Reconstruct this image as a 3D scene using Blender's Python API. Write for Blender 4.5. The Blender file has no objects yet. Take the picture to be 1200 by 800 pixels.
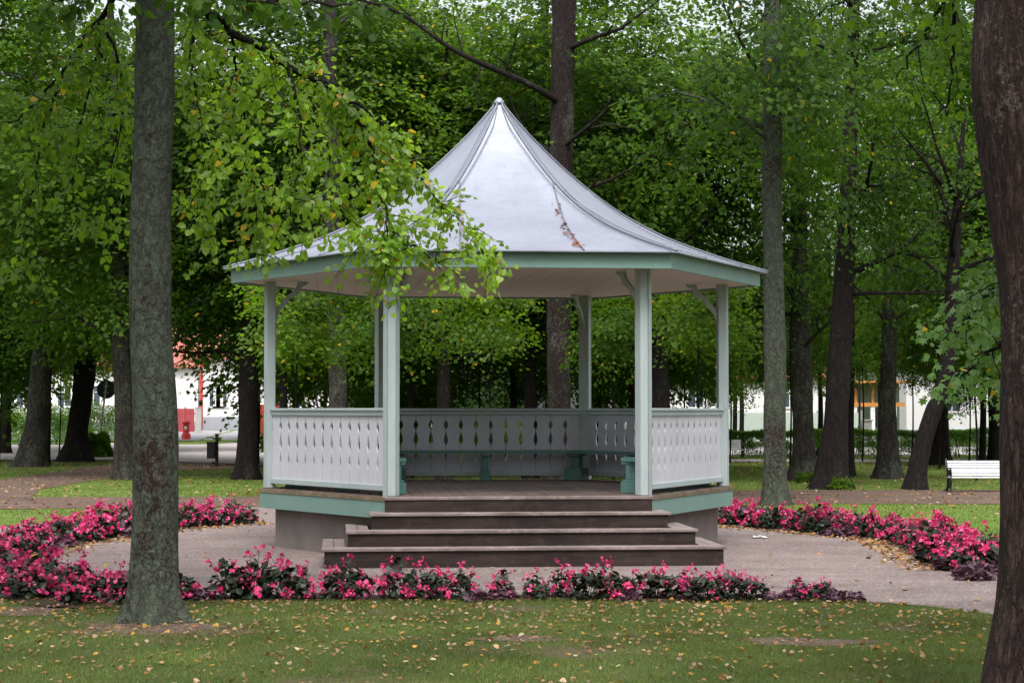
import bpy, math, random
import numpy as np
from mathutils import Vector, Matrix
random.seed(7); rng = np.random.default_rng(7)
S = bpy.context.scene; COL = S.collection
PI = math.pi
# ------------------------------------------------------------------ camera
F = 2196.0; PITCH = 0.0367; H = 1.8
cam = bpy.data.cameras.new('camera'); cam.lens = 36*F/1200; cam.sensor_width = 36
cam.clip_start = .1; cam.clip_end = 2000
camo = bpy.data.objects.new('camera', cam); COL.objects.link(camo)
camo.location = (0, 0, H); camo.rotation_euler = (PI/2+PITCH, 0, 0); S.camera = camo
cp, sp = math.cos(PITCH), math.sin(PITCH)

def ray(px, py):
    a, b = (px-600)/F, (400-py)/F
    return a, cp-b*sp, sp+b*cp            # direction X, Y, Z
def gz(y):                                 # gentle rise of the far street
    t = min(max((y-92)/40, 0), 1); return .5*t*t*(3-2*t)
def G(px, py):
    a, y, z = ray(px, py)
    t = -H/z
    for _ in range(6): t = (gz(t*y)-H)/z
    return Vector((a*t, y*t, gz(t*y)))
def P(px, py, Y):
    a, y, z = ray(px, py); t = Y/y
    return Vector((a*t, Y, H+z*t))

# ------------------------------------------------------------------ object helpers
def tag(o, label=None, cat=None, group=None, kind=None):
    if label: o['label'] = label
    if cat: o['category'] = cat
    if group: o['group'] = group
    if kind: o['kind'] = kind
    return o
def empty(name, loc=(0, 0, 0), rz=0):
    o = bpy.data.objects.new(name, None); COL.objects.link(o)
    o.location = loc; o.rotation_euler = (0, 0, rz); o.empty_display_size = .2
    return o
def link(name, me, mat, parent=None, loc=None, smooth=False):
    o = bpy.data.objects.new(name, me); COL.objects.link(o)
    if mat is not None and len(me.materials) == 0: me.materials.append(mat)
    if parent is not None: o.parent = parent
    if loc is not None: o.location = loc
    if smooth: me.polygons.foreach_set('use_smooth', [True]*len(me.polygons))
    return o
def np_mesh(name, V, faces_flat, sizes):
    me = bpy.data.meshes.new(name)
    V = np.asarray(V, dtype=np.float32)
    me.vertices.add(len(V)); me.vertices.foreach_set('co', V.ravel())
    me.loops.add(len(faces_flat)); me.loops.foreach_set('vertex_index', np.asarray(faces_flat, dtype=np.int32))
    sizes = np.asarray(sizes, dtype=np.int32)
    me.polygons.add(len(sizes))
    st = np.concatenate([[0], np.cumsum(sizes)[:-1]]).astype(np.int32)
    me.polygons.foreach_set('loop_start', st); me.polygons.foreach_set('loop_total', sizes)
    me.update(calc_edges=True); me.validate()
    return me
class MB:
    def __init__(s): s.v = []; s.f = []
    def add(s, vs, fs):
        n = len(s.v); s.v += [tuple(v) for v in vs]; s.f += [[n+i for i in f] for f in fs]; return s
    def box(s, c, d, M=None, bev=0):
        x, y, z = d[0]/2, d[1]/2, d[2]/2
        b = min(bev, x*.4, y*.4, z*.4)
        if b > 0:
            vs = []; 
            for sz in (-1, 1):
                for (X, Y, Z) in ((x-b, y-b, z), (x, y, z-b)) if sz > 0 else ((x, y, z-b), (x-b, y-b, z)):
                    for (p, q) in ((-1, -1), (1, -1), (1, 1), (-1, 1)): vs.append((p*X, q*Y, sz*Z))
            # rings order: bottom inner must come first
            rings = [vs[4:8], vs[0:4], vs[12:16], vs[8:12]]
            vs = [v for r in rings for v in r]
            fs = [[3, 2, 1, 0], [12, 13, 14, 15]]
            for k in range(3):
                for i in range(4): j = (i+1) % 4; fs.append([4*k+i, 4*k+j, 4*k+4+j, 4*k+4+i])
        else:
            vs = [(p*x, q*y, r*z) for r in (-1, 1) for p, q in ((-1, -1), (1, -1), (1, 1), (-1, 1))]
            fs = [[3, 2, 1, 0], [4, 5, 6, 7], [0, 1, 5, 4], [1, 2, 6, 5], [2, 3, 7, 6], [3, 0, 4, 7]]
        vs = [Vector(v) for v in vs]
        if M is not None: vs = [M @ v for v in vs]
        vs = [v+Vector(c) for v in vs]
        return s.add(vs, fs)
    def prism(s, pts, z0, z1):                 # polygon CCW in xy, extruded in z
        n = len(pts); vs = [(p[0], p[1], z0) for p in pts]+[(p[0], p[1], z1) for p in pts]
        fs = [list(range(n))[::-1], list(range(n, 2*n))]+[[i, (i+1) % n, n+(i+1) % n, n+i] for i in range(n)]
        return s.add(vs, fs)
    def tube(s, pts, rad, n=8, caps=True, scale=None):
        pts = [Vector(p) for p in pts]; m = len(pts)
        if not hasattr(rad, '__len__'): rad = [rad]*m
        up = Vector((0, 0, 1)); vs = []; prev = None
        for i, p in enumerate(pts):
            t = (pts[min(i+1, m-1)]-pts[max(i-1, 0)]).normalized()
            if prev is None:
                a = t.cross(up if abs(t.z) < .9 else Vector((1, 0, 0))).normalized()
            else:
                a = (prev-t*prev.dot(t)).normalized()
            prev = a; b = t.cross(a)
            for k in range(n):
                an = 2*PI*k/n; r = rad[i]
                vs.append(p+a*(math.cos(an)*r)+b*(math.sin(an)*r))
        fs = [[i*n+k, i*n+(k+1) % n, (i+1)*n+(k+1) % n, (i+1)*n+k] for i in range(m-1) for k in range(n)]
        if caps: fs += [list(range(n))[::-1], list(range((m-1)*n, m*n))]
        return s.add(vs, fs)
    def lathe(s, prof, n=24, c=(0, 0, 0)):     # prof: (r,z)
        vs = []
        for r, z in prof:
            for k in range(n): an = 2*PI*k/n; vs.append((c[0]+r*math.cos(an), c[1]+r*math.sin(an), c[2]+z))
        m = len(prof)
        fs = [[i*n+k, i*n+(k+1) % n, (i+1)*n+(k+1) % n, (i+1)*n+k] for i in range(m-1) for k in range(n)]
        fs += [list(range(n))[::-1], list(range((m-1)*n, m*n))]
        return s.add(vs, fs)
    def build(s, name, mat, parent=None, smooth=False, loc=None):
        me = bpy.data.meshes.new(name); me.from_pydata(s.v, [], s.f); me.update()
        return link(name, me, mat, parent, loc, smooth)
def smooth_poly(pts, k=6):                     # Catmull-Rom through points (tuples of any length)
    pts = [np.array(p, float) for p in pts]; out = []
    for i in range(len(pts)-1):
        p0 = pts[max(i-1, 0)]; p1 = pts[i]; p2 = pts[i+1]; p3 = pts[min(i+2, len(pts)-1)]
        for j in range(k):
            t = j/k
            out.append(.5*((2*p1)+(-p0+p2)*t+(2*p0-5*p1+4*p2-p3)*t*t+(-p0+3*p1-3*p2+p3)*t**3))
    out.append(pts[-1]); return out

# ------------------------------------------------------------------ materials
class NT:
    def __init__(s, name):
        s.m = bpy.data.materials.new(name); s.m.use_nodes = True; s.t = s.m.node_tree; s.t.nodes.clear()
        s.out = s.n('ShaderNodeOutputMaterial')
    def n(s, typ, **kw):
        nd = s.t.nodes.new(typ)
        for k, v in kw.items():
            if k.startswith('i_'): nd.inputs[k[2:].replace('_', ' ')].default_value = v
            else: setattr(nd, k, v)
        return nd
    def l(s, a, b): s.t.links.new(a, b)
    def coord(s, scale=(1, 1, 1), kind='Object'):
        tc = s.n('ShaderNodeTexCoord'); mp = s.n('ShaderNodeMapping'); mp.inputs['Scale'].default_value = scale
        s.l(tc.outputs[kind], mp.inputs[0]); return mp.outputs[0]
    def noise(s, vec, scale, detail=4, rough=.55):
        nd = s.n('ShaderNodeTexNoise'); nd.inputs['Scale'].default_value = scale
        nd.inputs['Detail'].default_value = detail; nd.inputs['Roughness'].default_value = rough
        if vec is not None: s.l(vec, nd.inputs['Vector'])
        return nd.outputs['Fac']
    def ramp(s, fac, stops):
        r = s.n('ShaderNodeValToRGB'); e = r.color_ramp.elements
        while len(e) < len(stops): e.new(.5)
        for i, (p, c) in enumerate(stops): e[i].position = p; e[i].color = (*c, 1) if len(c) == 3 else c
        s.l(fac, r.inputs[0]); return r.outputs[0]
    def mix(s, fac, a, b):
        m = s.n('ShaderNodeMix', data_type='RGBA')
        for k, v in ((0, fac), (6, a), (7, b)):
            if hasattr(v, 'links'): s.l(v, m.inputs[k])
            else: m.inputs[k].default_value = v if k == 0 else (*v, 1)
        return m.outputs[2]
    def bump(s, h, strength=.3, dist=.01):
        b = s.n('ShaderNodeBump'); b.inputs['Strength'].default_value = strength; b.inputs['Distance'].default_value = dist
        s.l(h, b.inputs['Height']); return b.outputs[0]
    def bsdf(s, col, rough=.6, normal=None, metal=0, spec=.4):
        b = s.n('ShaderNodeBsdfPrincipled')
        if hasattr(col, 'links'): s.l(col, b.inputs['Base Color'])
        else: b.inputs['Base Color'].default_value = (*col, 1)
        if hasattr(rough, 'links'): s.l(rough, b.inputs['Roughness'])
        else: b.inputs['Roughness'].default_value = rough
        b.inputs['Metallic'].default_value = metal; b.inputs['Specular IOR Level'].default_value = spec
        if normal is not None: s.l(normal, b.inputs['Normal'])
        s.l(b.outputs[0], s.out.inputs[0]); return b
M = {}
def paint(name, col, dirt=.12, rough=.5):
    t = NT(name); v = t.coord(); n1 = t.noise(v, 1.7, 5); n2 = t.noise(t.coord((30, 30, 2.5)), 1.5, 4)
    c = t.mix(t.ramp(n1, [(.35, (0, 0, 0)), (.75, (dirt*2.2,)*3)]), col, [x*.62 for x in col])
    c = t.mix(t.ramp(n2, [(.5, (0, 0, 0)), (.8, (dirt*2,)*3)]), c, [col[0]*.62, col[1]*.6, col[2]*.55])
    t.bsdf(c, rough, t.bump(n2, .15, .004)); M[name] = t.m; return t.m
paint('white_paint', (.52, .52, .56), .14)
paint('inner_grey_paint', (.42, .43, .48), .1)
paint('pale_teal_paint', (.36, .42, .42), .16)
paint('teal_paint', (.16, .27, .235), .16)
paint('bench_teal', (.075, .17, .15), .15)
paint('soffit_paint', (.56, .47, .42), .08)
paint('black_metal', (.012, .012, .013), .1, .45)
paint('bench_white', (.62, .62, .64), .15)
paint('red_paint', (.62, .045, .04), .1)
paint('dark_red_paint', (.36, .05, .06), .1)
paint('house_white', (.80, .78, .76), .05, .8)
paint('grey_plinth', (.34, .35, .38), .1, .8)
paint('concrete_post', (.42, .40, .38), .15, .9)
paint('fence_green', (.62, .72, .62), .08, .7)
paint('orange_paint', (.66, .28, .07), .06, .6)
paint('house_green', (.22, .29, .23), .08, .7)
paint('roof_red', (.42, .13, .10), .2, .8)
paint('paper_white', (.8, .8, .8), .02)
paint('sign_grey', (.03, .032, .035), .1, .6)
def glass_mat():
    t = NT('window_glass'); t.bsdf((.06, .08, .10), .08, None, 0, .6); M['glass'] = t.m
glass_mat()
def wood(name, a, b, sc=(1, 14, 14), rough=.85):
    t = NT(name); v = t.coord(sc); n = t.noise(v, 1.6, 8, .65); w = t.noise(t.coord(), 1.1, 5, .6)
    g = t.ramp(n, [(.3, a), (.7, b)])
    g = t.mix(t.ramp(w, [(.42, (0, 0, 0)), (.68, (.55,)*3)]), g, [x*.5 for x in a])
    g = t.mix(t.ramp(t.noise(t.coord((1, 1, 1.6)), 7, 6, .7), [(.5, (0, 0, 0)), (.72, (.55,)*3)]), g, [min(1, x*1.5) for x in b])
    t.bsdf(g, rough, t.bump(n, .5, .006), 0, .3); M[name] = t.m
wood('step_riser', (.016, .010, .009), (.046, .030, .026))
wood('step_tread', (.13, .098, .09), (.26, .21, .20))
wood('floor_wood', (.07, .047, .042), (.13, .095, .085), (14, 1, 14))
wood('edge_wood', (.10, .075, .045), (.22, .17, .11))
def zinc():
    t = NT('zinc_sheet'); v = t.coord((1, 1, 1)); n = t.noise(v, 1.2, 6, .6); n2 = t.noise(v, 26, 3, .5)
    s_ = t.noise(t.coord((5, 5, .6)), 1.6, 5, .6)
    c = t.ramp(n, [(.3, (.25, .262, .31)), (.7, (.32, .332, .385))])
    c = t.mix(t.ramp(s_, [(.5, (0, 0, 0)), (.8, (.45,)*3)]), c, (.18, .195, .245))
    r = t.ramp(n2, [(.3, (.34,)*3), (.7, (.48,)*3)])
    t.bsdf(c, r, t.bump(n, .15, .03), .42, .4); M['zinc'] = t.m
    t = NT('zinc_seam'); t.bsdf((.17, .18, .21), .55, None, .3, .4); M['zinc_seam'] = t.m
zinc()
def concrete():
    t = NT('concrete'); v = t.coord(); n = t.noise(v, 1.5, 7, .65); s_ = t.noise(t.coord((2.2, 2.2, .8)), 1, 5)
    c = t.ramp(n, [(.3, (.15, .125, .115)), (.7, (.25, .215, .20))])
    c = t.mix(t.ramp(s_, [(.5, (0, 0, 0)), (.8, (.6,)*3)]), c, (.10, .085, .08))
    t.bsdf(c, .95, t.bump(t.noise(v, 30, 5), .4, .01), 0, .2); M['concrete'] = t.m
concrete()
def bark(name, dark, light, lichen, amount, scale=1.0, plate=1.0, stretch=.3):
    t = NT(name); v = t.coord((1, 1, stretch)); v0 = t.coord()
    def ridge(sc, det):
        n = t.noise(v, sc, det, .65); a = t.n('ShaderNodeMath', operation='SUBTRACT'); t.l(n, a.inputs[0]); a.inputs[1].default_value = .5
        b = t.n('ShaderNodeMath', operation='ABSOLUTE'); t.l(a.outputs[0], b.inputs[0]); return b.outputs[0], n
    r1, n1 = ridge(11*scale, 6); r2, n2 = ridge(34*scale, 4)
    k1 = t.ramp(r1, [(.0, (0, 0, 0)), (.075, (1, 1, 1))]); k2 = t.ramp(r2, [(.0, (.35,)*3), (.08, (1, 1, 1))])
    h = t.n('ShaderNodeMath', operation='MULTIPLY'); t.l(k1, h.inputs[0]); t.l(k2, h.inputs[1])
    c = t.ramp(h.outputs[0], [(.05, dark), (.9, light)])
    big = t.noise(v0, .9, 4, .6)
    c = t.mix(t.ramp(big, [(.4, (0, 0, 0)), (.7, (.6,)*3)]), c, [x*.55 for x in light])
    li = t.noise(t.coord((1, 1, 1.15)), 21*scale, 7, .78); li2 = t.noise(t.coord((1, 1, .6)), 1.7, 4)
    m1 = t.n('ShaderNodeMath', operation='MULTIPLY_ADD'); t.l(li2, m1.inputs[0]); m1.inputs[1].default_value = .6; t.l(li, m1.inputs[2])
    k = t.ramp(m1.outputs[0], [(.80-amount, (0, 0, 0)), (.86-amount, (1, 1, 1))])
    k = t.mix(k, (0, 0, 0), t.ramp(h.outputs[0], [(.0, (.3,)*3), (.7, (1, 1, 1))]))
    lc = t.ramp(t.noise(v0, 40*scale, 4, .7), [(.3, [x*.6 for x in lichen]), (.7, [x*1.25 for x in lichen])])
    c = t.mix(k, c, lc)
    a2 = t.n('ShaderNodeMath', operation='MULTIPLY_ADD'); t.l(li, a2.inputs[0]); a2.inputs[1].default_value = .6; t.l(h.outputs[0], a2.inputs[2])
    t.bsdf(c, .95, t.bump(a2.outputs[0], .8, .022*plate), 0, .2); M[name] = t.m
bark('bark_lichen', (.016, .009, .008), (.062, .040, .036), (.088, .108, .08), .10, .9, .8, .55)
bark('bark_speckled', (.010, .006, .006), (.036, .025, .023), (.10, .10, .085), -.04, 1.1, .8, .4)
bark('bark_brown', (.011, .006, .005), (.072, .043, .037), (.16, .13, .115), -.085, 1.5, 1.6, .2)
bark('bark_dark', (.007, .005, .005), (.022, .016, .015), (.05, .05, .04), -.08, .8, .6)
bark('bark_grey', (.014, .011, .010), (.045, .036, .031), (.08, .088, .07), .0, .8, .6)
def leafmat(name, cols, trans, tfac=.42, rough=.5, clump=.5, spec=.35, yellow=0.0, rare=(.5, .34, .02)):
    t = NT(name); g = t.n('ShaderNodeNewGeometry'); ri = g.outputs['Random Per Island']
    c = t.ramp(ri, [(i/(len(cols)-1) if len(cols) > 1 else 0, c_) for i, c_ in enumerate(cols)])
    n = t.noise(t.coord((1, 1, 1)), clump, 3, .6)
    hs = t.n('ShaderNodeHueSaturation'); t.l(c, hs.inputs['Color'])
    t.l(t.ramp(n, [(.32, (.6,)*3), (.68, (1.45,)*3)]), hs.inputs['Value'])
    col = hs.outputs[0]
    tr = t.n('ShaderNodeHueSaturation'); tr.inputs['Color'].default_value = (*trans, 1); t.l(t.ramp(n, [(.32, (.6,)*3), (.68, (1.4,)*3)]), tr.inputs['Value'])
    trc = tr.outputs[0]
    if yellow:
        wn = t.n('ShaderNodeTexWhiteNoise', noise_dimensions='1D'); m_ = t.n('ShaderNodeMath', operation='MULTIPLY'); m_.inputs[1].default_value = 917.3
        t.l(ri, m_.inputs[0]); t.l(m_.outputs[0], wn.inputs['W'])
        k = t.n('ShaderNodeMath', operation='LESS_THAN'); k.inputs[1].default_value = yellow; t.l(wn.outputs['Value'], k.inputs[0])
        col = t.mix(k.outputs[0], col, rare); trc = t.mix(k.outputs[0], trc, rare)
    b = t.bsdf(col, rough, None, 0, spec)
    tl = t.n('ShaderNodeBsdfTranslucent'); t.l(trc, tl.inputs['Color'])
    mx = t.n('ShaderNodeMixShader'); mx.inputs[0].default_value = tfac
    t.l(b.outputs[0], mx.inputs[1]); t.l(tl.outputs[0], mx.inputs[2]); t.l(mx.outputs[0], t.out.inputs[0]); M[name] = t.m
leafmat('leaf_linden', [(.04, .085, .009), (.065, .12, .011), (.05, .10, .011), (.10, .155, .012)], (.20, .36, .015), .5, spec=.25, yellow=.008)
leafmat('leaf_maple', [(.024, .06, .009), (.045, .092, .011), (.08, .135, .015)], (.15, .29, .016), .47, spec=.12, clump=.7, yellow=.006)
leafmat('leaf_dark', [(.016, .042, .007), (.03, .066, .009), (.055, .095, .012)], (.10, .21, .013), .43, spec=.12, clump=.7, yellow=.004)
leafmat('leaf_bright', [(.075, .16, .010), (.14, .25, .014), (.21, .32, .02), (.045, .11, .012), (.14, .26, .02)], (.40, .62, .03), .52, rough=.4, clump=1.6, yellow=.025, spec=.5)
leafmat('leaf_light', [(.09, .17, .05), (.12, .21, .06), (.08, .16, .04)], (.18, .34, .05), .4, yellow=.01)
leafmat('leaf_hedge', [(.08, .17, .02), (.12, .24, .025), (.09, .19, .03)], (.2, .40, .03), .45)
leafmat('leaf_begonia', [(.012, .022, .012), (.02, .032, .018), (.035, .022, .02), (.02, .05, .018)], (.05, .04, .015), .15, .42, 3, .3)
leafmat('leaf_purple', [(.045, .022, .03), (.09, .04, .06), (.15, .08, .11)], (.10, .03, .05), .2, .45, 3)
leafmat('petal_pink', [(.54, .018, .12), (.68, .045, .20), (.80, .16, .34), (.46, .010, .08), (.72, .08, .25)], (.7, .03, .14), .3, .6, 4, .15)
leafmat('leaf_fallen', [(.24, .13, .06), (.34, .22, .12), (.26, .09, .025), (.38, .22, .035), (.14, .065, .035), (.38, .29, .20), (.19, .09, .045), (.28, .16, .08)], (.4, .25, .06), .15, .7, 3, .2)
leafmat('leaf_fallen_brown', [(.16, .05, .03), (.24, .09, .05), (.12, .04, .03)], (.2, .08, .03), .1, .7, 3, .2)
leafmat('grass_blade', [(.075, .12, .02), (.11, .145, .028), (.15, .165, .045), (.06, .10, .018), (.19, .15, .08)], (.17, .25, .03), .35, .6, .6, .3)

def ground_mat(name, cols, nscale=.6, patch=None, fine=60, bd=.01, speck=None):
    t = NT(name); v = t.coord(kind='Object'); n = t.noise(v, nscale, 8, .65); f = t.noise(v, fine, 4, .7)
    c = t.ramp(n, [(.3, cols[0]), (.5, cols[1]), (.7, cols[2])])
    c = t.mix(t.ramp(f, [(.35, (.55,)*3), (.6, (0, 0, 0))]), c, [x*.45 for x in cols[0]])
    if patch is not None:
        pn = t.noise(v, .55, 6, .6); c = t.mix(t.ramp(pn, [(.56, (0, 0, 0)), (.66, (.85,)*3)]), c, patch)
    if name == 'gravel':
        c = t.mix(t.ramp(t.noise(t.coord((.5, 1.4, 1)), .8, 5, .7), [(.45, (0, 0, 0)), (.65, (.7,)*3)]), c, (.12, .092, .088))
    if speck:
        vr = t.n('ShaderNodeTexVoronoi'); vr.inputs['Scale'].default_value = 45; t.l(v, vr.inputs['Vector'])
        wn = t.n('ShaderNodeTexWhiteNoise'); t.l(vr.outputs['Color'], wn.inputs['Vector'])
        c = t.mix(t.ramp(wn.outputs['Value'], [(.86, (0, 0, 0)), (.98, (.7,)*3)]), c, speck)
    t.bsdf(c, .95, t.bump(f, .8, bd), 0, .15); M[name] = t.m
ground_mat('lawn', [(.040, .062, .016), (.058, .085, .02), (.10, .095, .035)], 1.1, (.11, .075, .055), 55, .02)
ground_mat('lawn_far', [(.085, .14, .022), (.12, .19, .03), (.16, .22, .045)], .5, (.13, .14, .05), 30, .03)
ground_mat('gravel', [(.165, .125, .115), (.22, .172, .16), (.27, .218, .205)], .7, None, 110, .008, (.42, .36, .33))
ground_mat('dirt_path', [(.085, .055, .045), (.12, .08, .065), (.17, .12, .10)], .9, None, 60, .01, (.32, .22, .12))
ground_mat('soil', [(.03, .02, .016), (.045, .03, .024), (.07, .045, .035)], 2, None, 50, .02)
ground_mat('street_asphalt', [(.44, .39, .38), (.48, .43, .42), (.52, .47, .46)], .4, None, 60, .004)
ground_mat('pavement_grey', [(.30, .29, .29), (.34, .33, .33), (.38, .37, .37)], .4, None, 60, .004)

# ------------------------------------------------------------------ ground
def inpoly(x, y, poly):
    x = np.asarray(x); y = np.asarray(y); r = np.zeros(x.shape, bool); n = len(poly)
    for i in range(n):
        x1, y1 = poly[i][:2]; x2, y2 = poly[(i+1) % n][:2]
        if y1 == y2: continue
        c = ((y1 > y) != (y2 > y)) & (x < (x2-x1)*(y-y1)/(y2-y1)+x1); r ^= c
    return r
def sheet(name, poly, dz, mat, kind='structure', jag=0.0):
    pts = []
    n = len(poly)
    for i in range(n):
        a, b = Vector(poly[i]), Vector(poly[(i+1) % n]); L = (b-a).length; k = max(1, int(L/.25)) if jag else max(1, int(L/4))
        for j in range(k):
            p = a.lerp(b, j/k)
            if jag and j: p = p+Vector((random.uniform(-jag, jag), random.uniform(-jag, jag), 0))
            pts.append(p)
    me = bpy.data.meshes.new(name)
    me.from_pydata([(p[0], p[1], gz(p[1])+dz) for p in pts], [], [list(range(len(pts)))]); me.update()
    # orient up
    if me.polygons[0].normal.z < 0: me.flip_normals()
    o = link(name, me, mat); tag(o, kind=kind); return o
def gp(lst): return [G(*p) for p in lst]
# terrain sheet
xs = [-900, -200]+[i*4 for i in range(-30, 31)]+[200, 900]; ys = [-60, -20]+[i*4 for i in range(-2, 40)]+[200, 400, 1200]
vs = [(x, y, gz(y)) for y in ys for x in xs]; nx = len(xs)
fs = [[j*nx+i, j*nx+i+1, (j+1)*nx+i+1, (j+1)*nx+i] for j in range(len(ys)-1) for i in range(nx-1)]
me = bpy.data.meshes.new('ground'); me.from_pydata(vs, [], fs)
tag(link('ground', me, M['lawn']), kind='structure')
far_lawn = [(-40, 22.3, 0), (40, 22.3, 0), (40, 91, 0), (-40, 91, 0)]
sheet('lawn_beyond_gazebo', [Vector(p) for p in far_lawn], .004, M['lawn_far'])
GRAVEL = [(p[0], p[1]) for p in smooth_poly([tuple(G(*p))[:2] for p in [(-60, 640), (-70, 672), (-40, 690), (30, 702), (150, 706), (400, 704), (700, 703), (1000, 705), (1160, 720), (1330, 748), (1330, 690), (1200, 672), (1160, 648), (1100, 622), (980, 606), (850, 592), (600, 587), (400, 587), (300, 594), (200, 600), (90, 608), (-20, 622), (-60, 640)]], 4)][:-1]
sheet('gravel_path', [Vector((*p, 0)) for p in GRAVEL], .008, M['gravel'], jag=.03)
PATH1 = [tuple(p)[:2] for p in gp([(-600, 583), (0, 583), (300, 582), (600, 578), (860, 575), (1200, 574), (1900, 574), (1900, 592), (1200, 591), (860, 590), (600, 591), (300, 594), (0, 597), (-600, 600)])]
sheet('cross_path', [Vector((*p, 0)) for p in PATH1], .012, M['dirt_path'], jag=.06)
PATH2 = [tuple(p)[:2] for p in gp([(-500, 590), (38, 584), (45, 574), (110, 563), (205, 551), (330, 548), (430, 547), (430, 538), (305, 536), (160, 540), (100, 548), (0, 563), (-500, 575)])]
sheet('side_path', [Vector((*p, 0)) for p in PATH2], .016, M['dirt_path'], jag=.06)
PATH3 = [tuple(p)[:2] for p in gp([(300, 538.5), (1900, 538.5), (1900, 541.5), (300, 541.5)])]
sheet('hedge_path', [Vector((*p, 0)) for p in PATH3], .020, M['street_asphalt'])
STREET = [tuple(p)[:2] for p in gp([(-900, 539), (150, 539), (305, 545), (430, 538), (560, 519), (-900, 519)])]
sheet('street', [Vector((*p, 0)) for p in STREET], .024, M['street_asphalt'])
# street behind the hedge
SB = [(5, 75), (90, 75), (90, 91), (5, 91)]
sheet('street_beyond_hedge', [Vector((*p, 0)) for p in SB], .028, M['street_asphalt'])
sheet('pavement', [Vector((x, y, 0)) for x, y in ((-90, 104), (-2, 104), (-2, 124), (-90, 124))], .032, M['pavement_grey'])
sheet('verge', gp([(176, 527), (205, 529), (236, 523), (300, 517), (330, 509), (290, 509), (228, 518), (176, 519)]), .040, M['lawn_far'])
PATHS = [GRAVEL, PATH1, PATH2, PATH3, STREET]

def blob(name, px, py, rx, ry, seed):
    q = random.Random(seed); c = G(px, py); ph = [q.uniform(0, 6) for _ in range(4)]
    return sheet(name, [Vector((c.x+rx*math.cos(a)*(1+.2*math.sin(3*a+ph[0])+.15*math.sin(5*a+ph[1])), c.y+ry*math.sin(a)*(1+.2*math.sin(2*a+ph[2])+.15*math.sin(4*a+ph[3])), 0)) for a in [2*PI*i/40 for i in range(40)]], .004, M['dirt_path'])
BARE = [(178, 738, .75, .55), (940, 752, .5, .28), (610, 748, .35, .2), (20, 716, .5, .35)]
for i, b_ in enumerate(BARE): blob('bare_soil', *b_, i+3)
# flower beds as soil strips
FRONT = [(212, 703), (300, 702), (415, 702)], [(432, 703), (520, 702), (602, 702)], [(628, 702), (760, 702), (890, 703), (992, 704)]
LEFT = [(286, 612), (245, 615), (200, 618), (150, 624), (105, 631), (55, 639), (5, 649), (-40, 664), (-12, 682), (40, 695), (85, 704), (125, 707), (158, 706)]
RIGHT = [(852, 613), (900, 618), (950, 622), (1000, 626), (1050, 631), (1085, 639), (1108, 650), (1130, 662), (1152, 669)]
def strip(name, line, w, dz, mat):
    pts = smooth_poly([tuple(G(*p))[:2] for p in line], 6); L = []; R = []
    for i, p in enumerate(pts):
        t = pts[min(i+1, len(pts)-1)]-pts[max(i-1, 0)]; t = t/np.linalg.norm(t); n = np.array([-t[1], t[0]])
        ww = w/2*(1+random.uniform(-.12, .12)); L.append(p+n*ww); R.append(p-n*ww)
    poly = L+R[::-1]; me = bpy.data.meshes.new(name)
    m = len(pts); vs = [(q[0], q[1], dz) for q in L]+[(q[0], q[1], dz) for q in R]
    me.from_pydata(vs, [], [[i, m+i, m+i+1, i+1] for i in range(m-1)]); me.update()
    tag(link(name, me, mat), kind='structure'); return [tuple(q) for q in poly], pts
beds = []
beds.append(strip('flower_bed_soil', [(205, 702), (430, 701), (700, 701), (1005, 703)], .5, .012, M['soil']))
beds.append(strip('flower_bed_soil', LEFT, 1.0, .0125, M['soil']))
beds.append(strip('flower_bed_soil', RIGHT, 1.0, .0125, M['soil']))
BEDP = [b[0] for b in beds]

# ------------------------------------------------------------------ leaf geometry
SH = {
 'diamond': (np.array([(0, 0, 0), (-.42, .42, -.10), (0, 1, 0), (.42, .42, -.10)]), [[0, 3, 2, 1]]),
 'heart': (np.array([(0, .02, 0), (-.27, -.10, -.05), (-.50, .18, -.12), (-.40, .58, -.10), (0, 1.08, -.02), (.40, .58, -.10), (.50, .18, -.12), (.27, -.10, -.05)]), [[0, 4, 3, 2, 1], [0, 7, 6, 5, 4]]),
 'maple': (np.array([(0, 0, 0), (-.25, -.02, -.03), (-.62, .12, -.16), (-.36, .36, -.06), (-.60, .74, -.18), (-.20, .66, -.04), (0, 1.1, -.08), (.20, .66, -.04), (.60, .74, -.18), (.36, .36, -.06), (.62, .12, -.16), (.25, -.02, -.03)]), [[0, 3, 2, 1], [0, 5, 4, 3], [0, 7, 6, 5], [0, 9, 8, 7], [0, 11, 10, 9]]),
 'round': (np.array([(0, 0, 0), (-.38, .12, .05), (-.5, .5, .12), (-.28, .92, .06), (.28, .92, .06), (.5, .5, .12), (.38, .12, .05)]), [[0, 6, 5, 4, 3, 2, 1]]),
 'blade': (np.array([(-.06, 0, 0), (.06, 0, 0), (0, 1, 0)]), [[0, 1, 2]]),
}
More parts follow.
